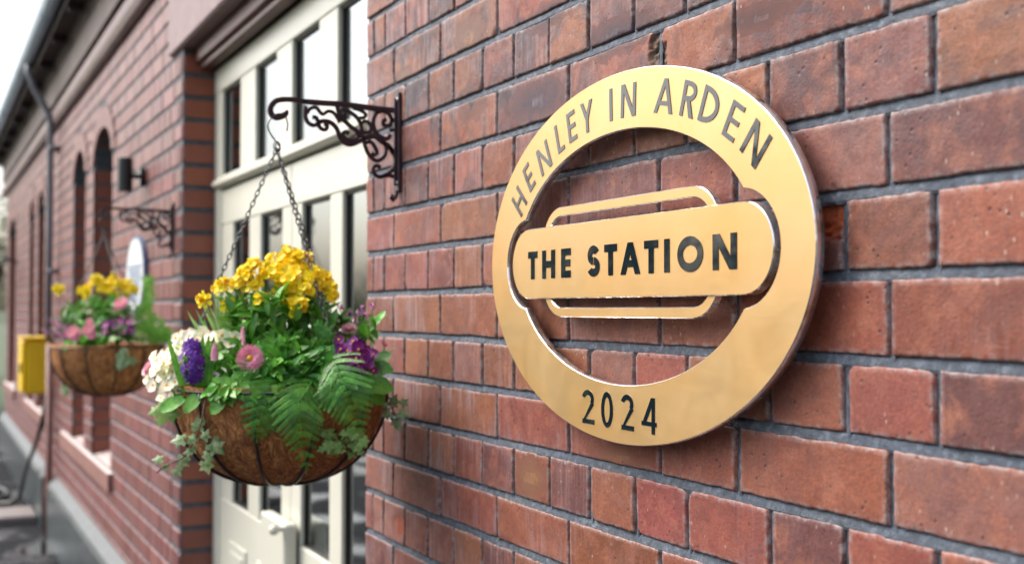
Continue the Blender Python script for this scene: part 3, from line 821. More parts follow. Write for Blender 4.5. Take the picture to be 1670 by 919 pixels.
for ch, mx, mz, wd in [('H', .6685, 1.7985, .029), ('E', .696, 1.8285, .021), ('N', .739, 1.8495, .034), ('L', .781, 1.872, .019), ('E', .8135, 1.8825, .022), ('Y', .8515, 1.889, .031), ('I', .910, 1.8955, .0058), ('N', .9505, 1.895, .034),
                   ('A', 1.027, 1.8875, .040), ('R', 1.074, 1.876, .028), ('D', 1.112, 1.8625, .034), ('E', 1.1515, 1.8405, .024), ('N', 1.186, 1.813, .036)]:
    e = Vector((mx-SX, mz-SZ)); nrm = Vector((e.x/A1**2, e.y/B1**2)).normalized(); tan = Vector((nrm.y, -nrm.x))
    if ch in 'YI' and mx < .92 and mx > .84: nrm = (nrm+Vector((0, .4))).normalized(); tan = Vector((nrm.y, -nrm.x))
    o_ = Vector((mx, mz))-tan*wd/2
    letter(ch, o_, tan, nrm, .0425, wd, .0066, ring, yf)

# ------------------------------------------------------------------ scroll brackets
def bracket(xp, src, label, full=True):
    """src(px,py): photo pixel -> (y,z) in the plane x=xp"""
    pc = src(1015, 420); root = empty('scroll_bracket', (xp, 0, pc[1]), label, 'bracket', 'cast iron basket brackets')
    m_ = MB(); T_ = .0026
    def stroke(pts, wd, taper=None):
        Q = [Vector(src(*p)) for p in pts]; n = len(Q); sm = []
        for i in range(n-1):
            p0, p1, p2, p3 = [Q[max(0, min(n-1, i+k))] for k in (-1, 0, 1, 2)]
            for s_ in range(6):
                t_ = s_/6; sm.append(.5*((2*p1)+(p2-p0)*t_+(2*p0-5*p1+4*p2-p3)*t_*t_+(3*p1-p0-3*p2+p3)*t_**3))
        sm.append(Q[-1]); k = len(sm)
        for i in range(k):
            pass
        V_ = []
        for i, p in enumerate(sm):
            t_ = (sm[min(i+1, k-1)]-sm[max(i-1, 0)]).normalized(); n_ = Vector((-t_.y, t_.x))
            ww = wd if taper is None else wd+(taper-wd)*i/(k-1)
            for a, b_ in ((.5, .55), (.28, 1), (-.28, 1), (-.5, .55), (-.5, -.55), (-.28, -1), (.28, -1), (.5, -.55)):
                q = p+n_*ww*a; V_.append((xp+T_*b_, q.x, q.y))
        F_ = [(i*8+j, i*8+(j+1) % 8, (i+1)*8+(j+1) % 8, (i+1)*8+j) for i in range(k-1) for j in range(8)]
        F_ += [tuple(range(8)), tuple(range((k-1)*8, k*8))[::-1]]
        m_.add(V_, F_)
    W_ = .0076
    stroke([(1010, 188), (850, 172), (600, 140), (420, 128), (300, 118)], .0115, .0105)
    stroke([(320, 122), (230, 105), (140, 103), (85, 120), (52, 165), (58, 212), (95, 238), (140, 228), (165, 205), (158, 192)], .0095, .0115)
    stroke([(315, 150), (313, 225), (335, 278), (380, 296), (408, 272), (392, 240), (365, 235)], W_)
    stroke([(325, 205), (350, 170), (395, 165), (440, 212), (480, 192), (520, 200), (552, 240), (570, 275)], W_*.9)
    stroke([(400, 275), (430, 320), (465, 328), (475, 300), (452, 285)], W_)
    stroke([(400, 280), (450, 264), (505, 278), (548, 322), (570, 380), (605, 425), (655, 440), (715, 418), (760, 398)], W_*1.15)
    stroke([(550, 150), (575, 225), (640, 295), (705, 345), (745, 395)], W_*1.1)
    stroke([(575, 180), (640, 195), (700, 240), (730, 300), (722, 350)], W_)
    stroke([(700, 350), (705, 388), (665, 412), (612, 395), (592, 362), (615, 345), (638, 362)], W_)
    stroke([(665, 165), (720, 182), (762, 210), (752, 238), (718, 240)], W_*.9)
    stroke([(722, 285), (765, 265), (800, 295), (795, 340), (752, 352), (735, 325)], W_*.9)
    stroke([(850, 190), (820, 265), (838, 345), (885, 388), (930, 395), (945, 365)], W_*1.1)
    stroke([(840, 205), (890, 190), (938, 212), (957, 258), (935, 298), (900, 292), (895, 262), (920, 255)], W_)
    stroke([(745, 395), (830, 380), (885, 420), (938, 452), (970, 505)], W_*1.2)
    stroke([(750, 400), (762, 455), (795, 525), (850, 562), (902, 530), (918, 470), (900, 420)], W_)
    stroke([(770, 425), (802, 420), (830, 452), (848, 500), (828, 518), (808, 500)], W_)
    stroke([(940, 452), (985, 540), (972, 620), (925, 660), (870, 682), (830, 660), (822, 615), (850, 598), (875, 615)], W_)
    stroke([(870, 685), (940, 672), (1000, 692)], W_)
    stroke([(945, 250), (1005, 270)], W_*1.1); stroke([(940, 330), (1005, 330)], W_)
    recalc(m_.build('scrollwork', M_IRON, root, smooth=False))
    # wall plate
    zt, zb = src(1015, 55)[1], src(1000, 862)[1]; p = MB()
    p.box(xp-.011, xp+.011, -.0075, .0005, zb+.018, zt, ch=.0015)
    p.box(xp-.004, xp+.004, -.013, -.0076, zb+.03, zt-.01, ch=.001)
    p.tube([(xp, -.006, zb+.02), (xp, -.008, zb+.008), (xp, -.014, zb+.001), (xp, -.019, zb+.006), (xp, -.016, zb+.012)], .0045, 8)
    po = p.build('wall_plate', M_IRON, root)
    for z in (zt-.014, zb+.035):
        sc = MB(); sc.tube([(xp+.007, -.0076, z), (xp+.007, -.0095, z)], .0038, 10); sc.build('screw', M_SCREW, po, smooth=True)
    return root
B1X = .0865
def src1(px, py):
    P = on_x(430+px/4.596, 140+py/4.596, B1X); return (min(P.y, -.004), P.z)
bracket(B1X, src1, 'dark cast iron scroll bracket on the wall right of the doors, nearest the oval sign')
B2X = -2.185
_d = (B2X, .0)
def src2(px, py):
    y, z = src1(px, py); return (y*1.0, z-.024)
bracket(B2X, src2, 'blurred dark scroll bracket on the far wall beneath the black cylinder lamp')

# ------------------------------------------------------------------ planting helpers
def vn(r_): 
    while True:
        v = Vector((r_.uniform(-1, 1), r_.uniform(-1, 1), r_.uniform(-1, 1)))
        if .05 < v.length < 1: return v.normalized()
def leafg(mb, base, d, nrm, L, W, curl=.3, c=(1, 1, 1, 0), segs=5, prof=None, wave=0, r_=None, m=0):
    d = Vector(d).normalized(); side = d.cross(Vector(nrm)); 
    if side.length < 1e-3: side = d.orthogonal()
    side.normalize(); nn = side.cross(d).normalized(); V_ = []
    for i in range(segs+1):
        t_ = i/segs; p = Vector(base)+d*(L*t_)-nn*(curl*L*t_*t_)
        wd = W*(prof(t_) if prof else (math.sin(math.pi*min(1, t_*.93+.05))**.8))
        if i == segs: wd *= .12
        wv = (math.sin(i*2.4+L*900)*wave*W) if wave else 0
        V_ += [p-side*wd*.5+nn*(wd*.12+wv), p-nn*0, p+side*wd*.5+nn*(wd*.12-wv)]
    F_ = [(3*i+k, 3*i+k+1, 3*i+k+4, 3*i+k+3) for i in range(segs) for k in (0, 1)]
    mb.add(V_, F_, m, c)
def tintv(r_, lo=.75, hi=1.25): 
    v = r_.uniform(lo, hi); return (v*r_.uniform(.85, 1.15), v, v*r_.uniform(.8, 1.1), 0)
def quat_for(n_, spin): 
    q = Vector(n_).to_track_quat('Z', 'Y'); return q @ Matrix.Rotation(spin, 4, 'Z').to_quaternion()

def me_petals(n=5, r=.012, notch=.25, cup=.25, over=1.15, mats=None, eye=.2, center_m=1, wob=.1, seed=0, rings=4):
    rr = random.Random(seed); m_ = MB()
    for k in range(n):
        a = 2*math.pi*k/n+rr.uniform(-.05, .05); ha = math.pi/n*over; V_ = []; zoff = .0004*(k % 2)
        rk = r*rr.uniform(1-wob, 1+wob)
        for i in range(rings+1):
            t_ = i/rings
            for j in range(5):
                s_ = (j-2)/2; wid = ha*(.35+.65*math.sin(math.pi*min(.5, t_*.6+.05)))*(1 if t_ < .99 else .78)
                rad_ = rk*(.1+.9*t_)*(1-(notch*(1-abs(s_)) if i == rings else 0))*(1-.10*abs(s_)**2*t_)
                an = a+s_*wid*(1.0 if t_ < .8 else .92)
                z = cup*r*(t_**1.6)+zoff+rr.uniform(-.05, .05)*r*t_
                V_.append((rad_*math.cos(an), rad_*math.sin(an), z))
        m_.add(V_, [(i*5+j, i*5+j+1, (i+1)*5+j+1, (i+1)*5+j) for i in range(rings) for j in range(4)], 0, tintv(rr, .88, 1.1))
    m_.lathe((0, 0, .0006), [(.0001, r*.10), (r*eye*.6, r*.08), (r*eye, 0)], 10, 1, (1, 1, 1, 0))
    return m_
def mesh_of(m_, name, mats):
    me = bpy.data.meshes.new(name); me.from_pydata([tuple(v) for v in m_.v], [], m_.f)
    for q in mats: me.materials.append(q)
    me.polygons.foreach_set('material_index', m_.m); me.polygons.foreach_set('use_smooth', [True]*len(m_.f))
    at_ = me.color_attributes.new('tint', 'FLOAT_COLOR', 'POINT'); at_.data.foreach_set('color', np.array(m_.c, dtype=np.float32).ravel())
    me.update(); return me
ME_YEL = [mesh_of(me_petals(4, .0125, .10, .35, 1.35, eye=.14, seed=s_, wob=.15), 'flower', [M_YEL, M_EYE]) for s_ in range(4)]
ME_CRM = [mesh_of(me_petals(5, .0165, .24, .16, 1.25, eye=.22, seed=s_+10), 'flower', [M_CRM, M_EYE]) for s_ in range(3)]
ME_MAG = [mesh_of(me_petals(5, .0165, .20, .18, 1.25, eye=.20, seed=s_+20), 'flower', [M_MAG, M_EYE]) for s_ in range(3)]
def head(seed):
    rr = random.Random(seed); m_ = MB()
    for k in range(6):
        a = k*2.4; e = .0115*math.sqrt(k/5.0)*rr.uniform(.8, 1.2); n_ = Vector((math.cos(a)*e*55, math.sin(a)*e*55, 1)).normalized(); q = quat_for(n_, rr.uniform(0, 6))
        f = me_petals(4, .0088*rr.uniform(.85, 1.15), .12, .30, 1.15, eye=.12, seed=seed*10+k, wob=.15); c = Vector((math.cos(a)*e, math.sin(a)*e, -e*.5+rr.uniform(-.003, .003)))
        n0 = len(m_.v); m_.v += [tuple(q @ Vector(v)+c) for v in f.v]; m_.f += [tuple(i+n0 for i in g_) for g_ in f.f]; m_.m += f.m
        sh = rr.uniform(.92, 1.05); m_.c += [(x[0]*sh, x[1]*sh*rr.choice([1, .93]), x[2], 0) for x in f.c]
    return mesh_of(m_, 'flower_head', [M_YEL, M_EYE])
ME_HEAD = [head(s_) for s_ in range(5)]
def daisy(seed, mats, r=.0235, dome=.35):
    rr = random.Random(seed); m_ = MB()
    for ring_, (n_, rr0, rr1, z0, z1) in enumerate([(46, .3, 1, .02, .10), (44, .28, .93, .08, .24), (40, .25, .82, .14, .36), (34, .22, .68, .18, .45), (26, .2, .52, .2, .48)]):
        for k in range(n_):
            a = 2*math.pi*(k+rr.random()*.6)/n_; L = r*(rr1-rr0)*rr.uniform(.88, 1.06)
            base = Vector((math.cos(a)*r*rr0, math.sin(a)*r*rr0, r*z0)); tip = Vector((math.cos(a)*r*rr1, math.sin(a)*r*rr1, r*z1*dome*2))
            leafg(m_, base, tip-base, (0, 0, 1), L, r*.125, -.05, tintv(rr, .85, 1.15), 3, prof=lambda t_: .7+.3*math.sin(t_*2.5))
    m_.lathe((0, 0, 0), [(.0001, r*.34), (r*.13, r*.31), (r*.22, r*.2), (r*.25, r*.05)], 14, 1)
    return mesh_of(m_, 'flower', mats)
ME_DAISY = daisy(1, [M_PNK, M_EYE]); ME_DAISY2 = daisy(2, [M_LPK, M_EYE], .019, .9)
def floret_obj(me, p, nrm, parent, r_, sc=1.0, name='flower'):
    o = bpy.data.objects.new(name, me); link(o, parent); o.location = Vector(p)-wloc(parent)
    o.rotation_mode = 'QUATERNION'; o.rotation_quaternion = quat_for(nrm, r_.uniform(0, 6.28)); o.scale = (sc,)*3
    return o
def ivy_leaf(mb, p, d, nrm, s_, c):
    d = Vector(d).normalized(); side = d.cross(Vector(nrm)); side = side.normalized() if side.length > 1e-3 else d.orthogonal().normalized(); nn = side.cross(d)
    pts = [(0, 0), (.30, -.18), (.55, -.02), (.36, .22), (.62, .52), (.26, .58), (0, 1.05), (-.26, .58), (-.62, .52), (-.36, .22), (-.55, -.02), (-.30, -.18)]
    cen = Vector(p)+d*s_*.35+nn*s_*.05
    V_ = [cen]+[Vector(p)+side*(x*s_)+d*(y*s_)-nn*(s_*.22*(x*x+y*y*.5)) for x, y in pts]
    n_ = len(pts); mb.add(V_, [(0, 1+i, 1+(i+1) % n_) for i in range(n_)], 0, c)
def frond(mb, pts, width, r_, npair=15, c0=None):
    tot = sum((Vector(pts[i+1])-Vector(pts[i])).length for i in range(len(pts)-1)); sp = tot/npair
    """pts: control points of the rachis; pinnae on both sides, each cut into small leaflets"""
    Q = [Vector(p) for p in pts]; n = len(Q); sm = []
    for i in range(n-1):
        p0, p1, p2, p3 = [Q[max(0, min(n-1, i+k))] for k in (-1, 0, 1, 2)]
        for s_ in range(10):
            t_ = s_/10; sm.append(.5*((2*p1)+(p2-p0)*t_+(2*p0-5*p1+4*p2-p3)*t_*t_+(3*p1-p0-3*p2+p3)*t_**3))
    sm.append(Q[-1]); K = len(sm)
    mb.tube(sm, [.0013*(1-.7*i/K) for i in range(K)], 5, 0, (.9, 1.0, .6, 0))
    for i in range(npair):
        t_ = .10+.90*i/npair; ix = min(K-2, int(t_*(K-1))); p = sm[ix]+(sm[ix+1]-sm[ix])*(t_*(K-1)-ix)
        T_ = (sm[ix+1]-sm[ix]).normalized()
        outv = (CAM-p).normalized(); sd_ = T_.cross(outv).normalized(); nn = sd_.cross(T_).normalized()
        if nn.dot(outv) < 0: nn = -nn
        prof = math.sin(math.pi*min(.98, .22+.74*t_))**.85*(1-t_*.35)*1.2
        for sg in (-1, 1):
            L = width*.5*prof*r_.uniform(.92, 1.06)
            if L < .002: continue
            dd = (sd_*sg*.80+T_*.62+nn*r_.uniform(-.06, .12)).normalized()
            sv = dd.cross(nn).normalized(); m_ = max(4, int(L/.0030)); sh = tintv(r_, .6, 1.3)
            for q in range(m_):
                u_ = (q+.3)/m_; pc = p+dd*(L*u_)-nn*(L*.28*u_*u_)
                ll = min(sp*.5, L*.30)*(1-u_**1.5*.75)+.0008
                for s2 in (-1, 1):
                    leafg(mb, pc, sv*s2+dd*.8, nn, ll, .0019, .25, sh, 2, prof=lambda x_: (.75, 1, .2)[int(x_*2+.01)])
    leafg(mb, sm[-2], sm[-1]-sm[-4], (0, 0, 1), .01, .003, 0, (1, 1, 1, 0), 3)

# ------------------------------------------------------------------ hanging baskets
VR = Vector((rt.x, rt.y, 0)); VN = Vector((-fw.x, -fw.y, 0)).normalized()
def rim_pt(C, R, ang): return C+VR*(R*math.cos(ang))+VN*(R*math.sin(ang))
def basket(C, hook_top, label, R=.192, H_=.172, ring_z=1.945, hookpts=None, seed=1, fine=True):
    r_ = random.Random(seed)
    root = empty('hanging_basket', (C.x, C.y, C.z-H_), label, 'hanging basket', 'coir lined hanging baskets')
    # liner: double walled bowl with lumps
    m_ = MB(); SEG = 96 if fine else 48; NR = 26
    prof = []
    for i in range(NR+1):
        a = math.pi/2*i/NR; prof.append((R*.985*math.cos(a)**.82 if i < NR else .001, -H_*math.sin(a)**1.0))
    prof = [(R*.955, .004), (R*.985, .010)]+prof
    V_ = []
    for k, (rr, zz) in enumerate(prof):
        for j in range(SEG):
            a = 2*math.pi*j/SEG; rib = abs(math.sin(a*6+.35)); n1 = noise.noise(Vector((math.cos(a)*5, math.sin(a)*5, zz*30+seed)))*.004+noise.noise(Vector((math.cos(a)*22, math.sin(a)*22, zz*90+seed)))*.0022
            rad_ = rr+(n1-.006+.013*rib**.6)*(1 if rr > .03 else 0)
            p = C+VR*(rad_*math.cos(a))+VN*(rad_*math.sin(a)); V_.append((p.x, p.y, C.z+zz+(n1*1.2 if k < 3 else 0)))
    F_ = [(k*SEG+j, k*SEG+(j+1) % SEG, (k+1)*SEG+(j+1) % SEG, (k+1)*SEG+j) for k in range(len(prof)-1) for j in range(SEG)]
    m_.add(V_, F_); lin_ = recalc(m_.build('liner', M_COIR, root, smooth=True))
    fm_ = MB()
    for _ in range(420 if fine else 60):
        a = r_.uniform(0, 2*math.pi); e = r_.uniform(.05, 1.45); pts = []
        da, de = r_.uniform(-.12, .12), r_.uniform(-.18, .18); kk = r_.uniform(-.25, .25)
        for s_ in range(5):
            t_ = s_/4-.5; aa = a+da*t_+kk*t_*t_; ee = min(1.52, max(0, e+de*t_)); rr = R*.985*max(0, math.cos(ee))**.82+.0035+.0025*math.sin(s_*1.9+a)
            p = C+VR*(rr*math.cos(aa))+VN*(rr*math.sin(aa)); pts.append((p.x, p.y, C.z-H_*math.sin(ee)-.002))
        fm_.tube(pts, .0005, 3, 0, cap=False)
    tag(fm_.build('loose_fibre', M_FIBRE, lin_), kind='stuff')
    so_ = MB(); so_.lathe((C.x, C.y, C.z-.012), [(.001, .012), (R*.6, .010), (R*.95, .0)], 40); so_.build('compost', M_SOIL, root)
    # wire frame
    wf = MB(); RW = R+.0035
    for zz, rr in ((.002, RW+.002),):
        wf.tube([Vector((0, 0, zz))+rim_pt(C, rr, 2*math.pi*i/64) for i in range(64)], .0022, 6, closed=True)
    for k in range(12):
        a0 = 2*math.pi*k/12+.03+math.pi/2-math.pi; pts = []
        for i in range(15):
            e = math.pi/2*i/14*.985; rr = RW*math.cos(e)**.82 if i < 14 else .02; p = rim_pt(C, rr+.002, a0); pts.append((p.x, p.y, C.z-(H_+.004)*math.sin(e)))
        wf.tube(pts, .0028, 6)
    wf.tube([Vector((0, 0, -H_-.003))+rim_pt(C, .022, 2*math.pi*i/16) for i in range(16)], .002, 6, closed=True)
    wf.build('wire_frame', M_BLACK, root, smooth=True)
    top = Vector((hook_top.x, hook_top.y, ring_z))
    # chains
    for ang in (rad(172), rad(44), rad(-56)):
        e = rim_pt(C, RW, ang); ch = MB(); dirv = e-top; L = dirv.length; dirv.normalize(); pitch = .0105; nl = int(L/pitch)
        u_ = dirv.orthogonal().normalized(); v_ = dirv.cross(u_)
        for i in range(nl):
            cpt = top+dirv*(i+.5)*L/nl; ax = u_ if i % 2 else v_; ring_pts = []
            if i % 2: ax = (u_*.8+v_*.6).normalized()
            else: ax = (v_*.8-u_*.6).normalized()
            for q in range(10):
                a = 2*math.pi*q/10; ring_pts.append(cpt+dirv*(math.cos(a)*.0073)+ax*(math.sin(a)*.0036))
            ch.tube(ring_pts, .00115, 5, closed=True)
        ch.build('chain', M_CHAIN, root, smooth=True)
    hk = MB(); hk.tube(hookpts, .0014, 7); 
    hk.tube([top+VR*(.006*math.sin(2*math.pi*i/14))+Vector((0, 0, .006+.008*math.cos(2*math.pi*i/14))) for i in range(14)], .0013, 6, closed=True)
    hk.build('hook', M_WIRE, root, smooth=True)
    return root
C1 = Vector((.104, -.240, 1.508)); W1D = (C1-CAM).dot(fw)
HT = on_x(451.5, 243, B1X)
hook1 = [on_x(430+a/4.596, 140+b_/4.596, B1X+.002) for a, b_ in [(175, 340), (180, 285), (168, 235), (150, 214), (120, 208), (92, 214), (62, 235), (38, 270), (30, 305), (42, 345), (75, 395), (108, 435), (125, 470), (118, 492), (98, 490), (88, 465), (92, 440), (104, 428)]]
bk1 = basket(C1, HT, 'coir lined wire hanging basket in front of the cream doors, nearest the camera', hookpts=hook1, ring_z=HT.z, seed=3)
C2 = Vector((-2.165, -.232, 1.516)); HT2 = Vector((B2X, -.245, 1.935)); W2D = (C2-CAM).dot(fw)
dv = Vector((B2X-B1X, 0, -.024)); hook2 = [p+dv for p in hook1]; HT2 = HT+dv
bk2 = basket(C2, HT2, 'blurred coir lined hanging basket farther along the wall, left of the doors', hookpts=hook2, ring_z=HT2.z, seed=8, fine=False)

class Bask:
    """place plants by photo pixel at a depth in front of (d>0) or behind the basket axis"""
    def __init__(s, C, wd): s.C = C; s.w = wd; s.px = wd/FPX
    def p(s, px, py, d=0.0): return at(px, py, s.w-d)
K1 = Bask(C1, W1D); K2 = Bask(C2, W2D)

def leafy(mb, K, blobs, n, L, W, r_, spread=.6, curl=.35, lo=.7, hi=1.25, droop=0, prof=None, wave=0):
    """leaves filling ellipsoidal masses: blobs = (px,py,d,rx,ry,rd) in pixels / metres"""
    wts = [b[3]*b[4] for b in blobs]
    for _ in range(n):
        b = r_.choices(blobs, wts)[0]; q = vn(r_)*r_.uniform(.25, 1)**.6
        p = K.p(b[0]+q.x*b[3], b[1]+q.y*b[4], b[2]+q.z*b[5]); root = K.p(b[0], b[1]+b[4]*1.1, b[2]*.5)
        outw = (p-root).normalized(); d = (outw+vn(r_)*spread+Vector((0, 0, -droop))).normalized()
        nrm = (outw*.5+Vector((0, 0, 1))*.7+VN*.4+vn(r_)*.4).normalized(); l = L*r_.uniform(.6, 1.2)
        leafg(mb, p-d*l*.4, d, nrm, l, W*r_.uniform(.7, 1.2), curl*r_.uniform(.3, 1.4), tintv(r_, lo, hi), 5, prof=prof, wave=wave)
def stems(mb, K, pts, base, r_, rr=.0011):
    for p in pts:
        b = Vector(base)+VR*r_.uniform(-.03, .03)+VN*r_.uniform(-.03, .03); mid = (b+Vector(p))/2+vn(r_)*.012
        mb.tube([b, mid, p], rr, 4, 0, (1, 1, 1, 0), cap=False)

def plant_root(K, px, py, d, name, label, cat, group=None): return empty(name, K.p(px, py, d), label, cat, group)

# --- yellow wallflower, top of basket 1
r_ = random.Random(21)
root = plant_root(K1, 465, 625, 0, 'wallflower', 'tall yellow flowering plant crowning the nearest hanging basket', 'flowering plant')
fo = MB(); leafy(fo, K1, [(400, 515, .02, 45, 38, .05), (455, 525, .05, 60, 60, .07), (510, 530, .03, 50, 55, .06), (470, 590, .08, 80, 45, .07), (545, 560, 0, 35, 50, .05), (425, 570, .06, 50, 40, .06)], 620, .047, .0145, r_, .7, .35, .65, 1.3)
pos = []
for (cx, cy, rx, ry, d, n_) in [(415, 443, 38, 20, .04, 17), (470, 425, 42, 20, .0, 20), (490, 458, 45, 22, .05, 22), (478, 488, 20, 12, .08, 8), (520, 465, 25, 22, .03, 8), (450, 440, 25, 18, .02, 6)]:
    for _ in range(n_):
        q = vn(r_)*r_.uniform(.3, 1)**.5; pos.append((cx+q.x*rx, cy+q.y*ry, d+q.z*.03+.01*q.y))
pos += [(546, 478, .05), (541, 482, .055), (536, 455, .02), (426, 481, .07), (533, 448, .0), (396, 462, .03), (384, 452, .02), (378, 462, .02)]
for a in pos:
    p = K1.p(*a); nrm = (VN*.6+Vector((0, 0, .6))+VR*((a[0]-465)/110)+vn(r_)*.4).normalized()
    floret_obj(r_.choice(ME_HEAD), p, nrm, root, r_, r_.uniform(.8, 1.12))
stems(fo, K1, [K1.p(a[0], a[1]+4, a[2]-.01) for a in pos[::2]], K1.p(465, 600, 0), r_)
fo.build('foliage', M_LEAF, root, smooth=True)
# --- small daffodils on the left
root = plant_root(K1, 345, 610, .02, 'daffodil', 'small yellow daffodils leaning out beside the left chain of the nearest basket', 'flowering plant')
fo = MB()
def daff(seed):
    rr = random.Random(seed); m_ = me_petals(6, .016, 0, .1, .8, eye=.2, seed=seed)
    m_.lathe((0, 0, 0), [(.004, .0), (.0045, .006), (.006, .011), (.0052, .0105), (.0035, .004)], 12, 0, (1, .8, .6, 0)); return mesh_of(m_, 'flower', [M_YEL, M_EYE])
ME_DAF = [daff(3), daff(4)]
dp = [(330, 487, .05, (-.5, .6, .1)), (334, 490, .055, (-.2, .8, 0)), (362, 464, .03, (-.2, .8, .3)), (368, 463, .035, (.3, .7, .3)), (371, 496, .04, (.3, .7, 0)), (355, 470, .02, (-.6, .5, 0))]
for x, y, d, (a, b_, c_) in dp: floret_obj(r_.choice(ME_DAF), K1.p(x, y, d), VR*a+VN*b_+Vector((0, 0, c_)), root, r_, 1.0)
for x, y, d, _ in dp: fo.tube([K1.p(372, 600, .03), K1.p(358, 550, .03), K1.p((x+355)/2, y+25, d), K1.p(x, y, d-.004)], .0012, 5)
for k in range(26): 
    b = K1.p(r_.uniform(345, 395), r_.uniform(560, 600), .02); leafg(fo, b, Vector((0, 0, 1))+VR*r_.uniform(-.7, .1)+VN*r_.uniform(-.2, .4), VN, r_.uniform(.07, .12), .0065, .15, tintv(r_, .8, 1.4), 6, prof=lambda t_: 1-.85*t_**3)
fo.build('foliage', M_PALE, root, smooth=True)
# --- cream primroses, left shoulder
root = plant_root(K1, 300, 630, .1, 'primrose', 'cream primroses with yellow eyes spilling over the left rim of the nearest basket', 'flowering plant')
pos = [(297, 548, .03), (312, 543, .05), (330, 540, .05), (322, 552, .08), (342, 548, .07), (352, 545, .06), (362, 547, .08), (372, 550, .07), (383, 549, .06), (300, 560, .06), (285, 563, .05), (276, 572, .06),
       (272, 585, .08), (264, 580, .05), (286, 580, .1), (283, 595, .12), (266, 598, .09), (258, 605, .07), (290, 588, .12), (278, 610, .12), (262, 615, .09), (250, 612, .06), (294, 600, .13), (285, 622, .13), (272, 627, .12), (248, 628, .07), (256, 592, .05), (300, 574, .1), (296, 618, .13),
       (270, 640, .11), (262, 648, .1), (275, 652, .12), (280, 645, .13), (283, 660, .13), (268, 656, .11), (246, 620, .06), (343, 557, .1), (247, 603, .05), (241, 618, .05)]+[(r_.uniform(248, 296), r_.uniform(570, 640), r_.uniform(.09, .135)) for _ in range(42)]+[(r_.uniform(285, 385), r_.uniform(545, 562), r_.uniform(.07, .11)) for _ in range(12)]
for a in pos:
    p = K1.p(*a); nrm = (VN*.8+Vector((0, 0, .4))+VR*((a[0]-345)/150)+vn(r_)*.45).normalized(); floret_obj(r_.choice(ME_CRM), p, nrm, root, r_, r_.uniform(.62, .9))
fo = MB()
ov = lambda t_: max(.15, math.sin(math.pi*min(1, .12+.85*t_**1.2)))**.7
leafy(fo, K1, [(283, 610, .03, 22, 38, .04), (330, 585, .03, 45, 22, .04), (310, 640, .1, 30, 14, .04), (345, 628, .13, 40, 14, .03)], 80, .055, .024, r_, .6, .4, .8, 1.5, prof=ov, wave=.05)
for (x, y, d, dx, dz, l) in [(425, 635, .18, -.2, -.6, .038), (440, 632, .185, .4, -.5, .035), (415, 628, .18, .1, -.7, .04), (318, 640, .15, .4, -.4, .04), (455, 630, .185, -.5, -.5, .036), (395, 622, .18, .5, -.5, .042), (345, 622, .17, .9, -.1, .05), (385, 630, .18, .3, -.4, .05), (330, 640, .16, -.3, -.3, .045), (378, 612, .17, .8, -.25, .048), (400, 640, .18, .2, -.5, .045), (370, 645, .185, -.5, -.5, .04), (300, 650, .16, -.5, -.2, .045)]:
    leafg(fo, K1.p(x, y, d), VR*dx+Vector((0, 0, dz))+VN*.15, VN+Vector((0, 0, .6)), l, .026, .2, tintv(r_, 1.0, 1.5), 7, prof=ov, wave=.04)
fo.build('foliage', M_LEAF, root, smooth=True)
# --- violet hyacinth
root = plant_root(K1, 318, 640, .15, 'hyacinth', 'deep violet hyacinth spike among the cream primroses', 'flowering plant')
m_ = MB()
for _ in range(46):
    q = vn(r_); p = K1.p(314+q.x*20+(q.y*3), 590+q.y*34, .15+q.z*.022); nrm = (VR*q.x+VN*(abs(q.z)*.8+.4)+Vector((0, 0, -q.y*.5))+vn(r_)*.3).normalized(); qq = quat_for(nrm, r_.uniform(0, 6))
    for k in range(6):
        a = k*math.pi/3; d = qq @ Vector((math.cos(a), math.sin(a), .35)); leafg(m_, p, d, nrm, .0105, .0048, .5, tintv(r_, .7, 1.3), 3)
m_.build('flower_spike', M_VIO, root, smooth=True)
fo = MB()
for x, dx in ((337, .05), (340, .12), (298, -.3), (330, .02)): leafg(fo, K1.p(x, 628, .15), Vector((0, 0, 1))+VR*dx+VN*.1, VN, .088, .012, .05, tintv(r_, 1, 1.5), 7, prof=lambda t_: 1-.8*t_**3)
fo.build('foliage', M_LEAF, root, smooth=True)
# --- pink daisies
root = plant_root(K1, 400, 640, .15, 'daisy_plant', 'double pink daisies with spoon shaped leaves at the front left of the nearest basket', 'flowering plant')
floret_obj(ME_DAISY, K1.p(408, 584, .17), VN+Vector((0, 0, .22))+VR*.05, root, r_, 1.06)
floret_obj(ME_DAISY2, K1.p(245, 602, .06), VR*-.75+VN*.45+Vector((0, 0, .5)), root, r_, 1.0)
for (x, y, d, s_) in ((350, 574, .16, 1.0), (397, 557, .12, .55), (396, 543, .1, .7)):
    m_ = MB(); p = K1.p(x, y, d)
    for k in range(26):
        a = k*2.4; e = (k/26)**.6; b = p+Vector((math.cos(a)*.006*s_, math.sin(a)*.006*s_, -.014*s_)); tp = p+Vector((math.cos(a)*.004*s_*e, math.sin(a)*.004*s_*e, .017*s_))
        leafg(m_, b, (tp-b)+vn(r_)*.002, Vector((math.cos(a), math.sin(a), 0)), .031*s_, .006*s_, .12, tintv(r_, .9, 1.1), 5)
    b_ = m_.build('flower', M_LPK, root, smooth=True)
fo = MB(); leafy(fo, K1, [(395, 610, .13, 40, 28, .03), (440, 600, .14, 40, 25, .03), (360, 600, .12, 30, 25, .03)], 75, .044, .017, r_, .6, .3, .85, 1.5, prof=ov)
leafy(fo, K1, [(400, 636, .185, 80, 7, .008)], 85, .038, .015, r_, .5, .5, .8, 1.4, droop=.5, prof=ov)
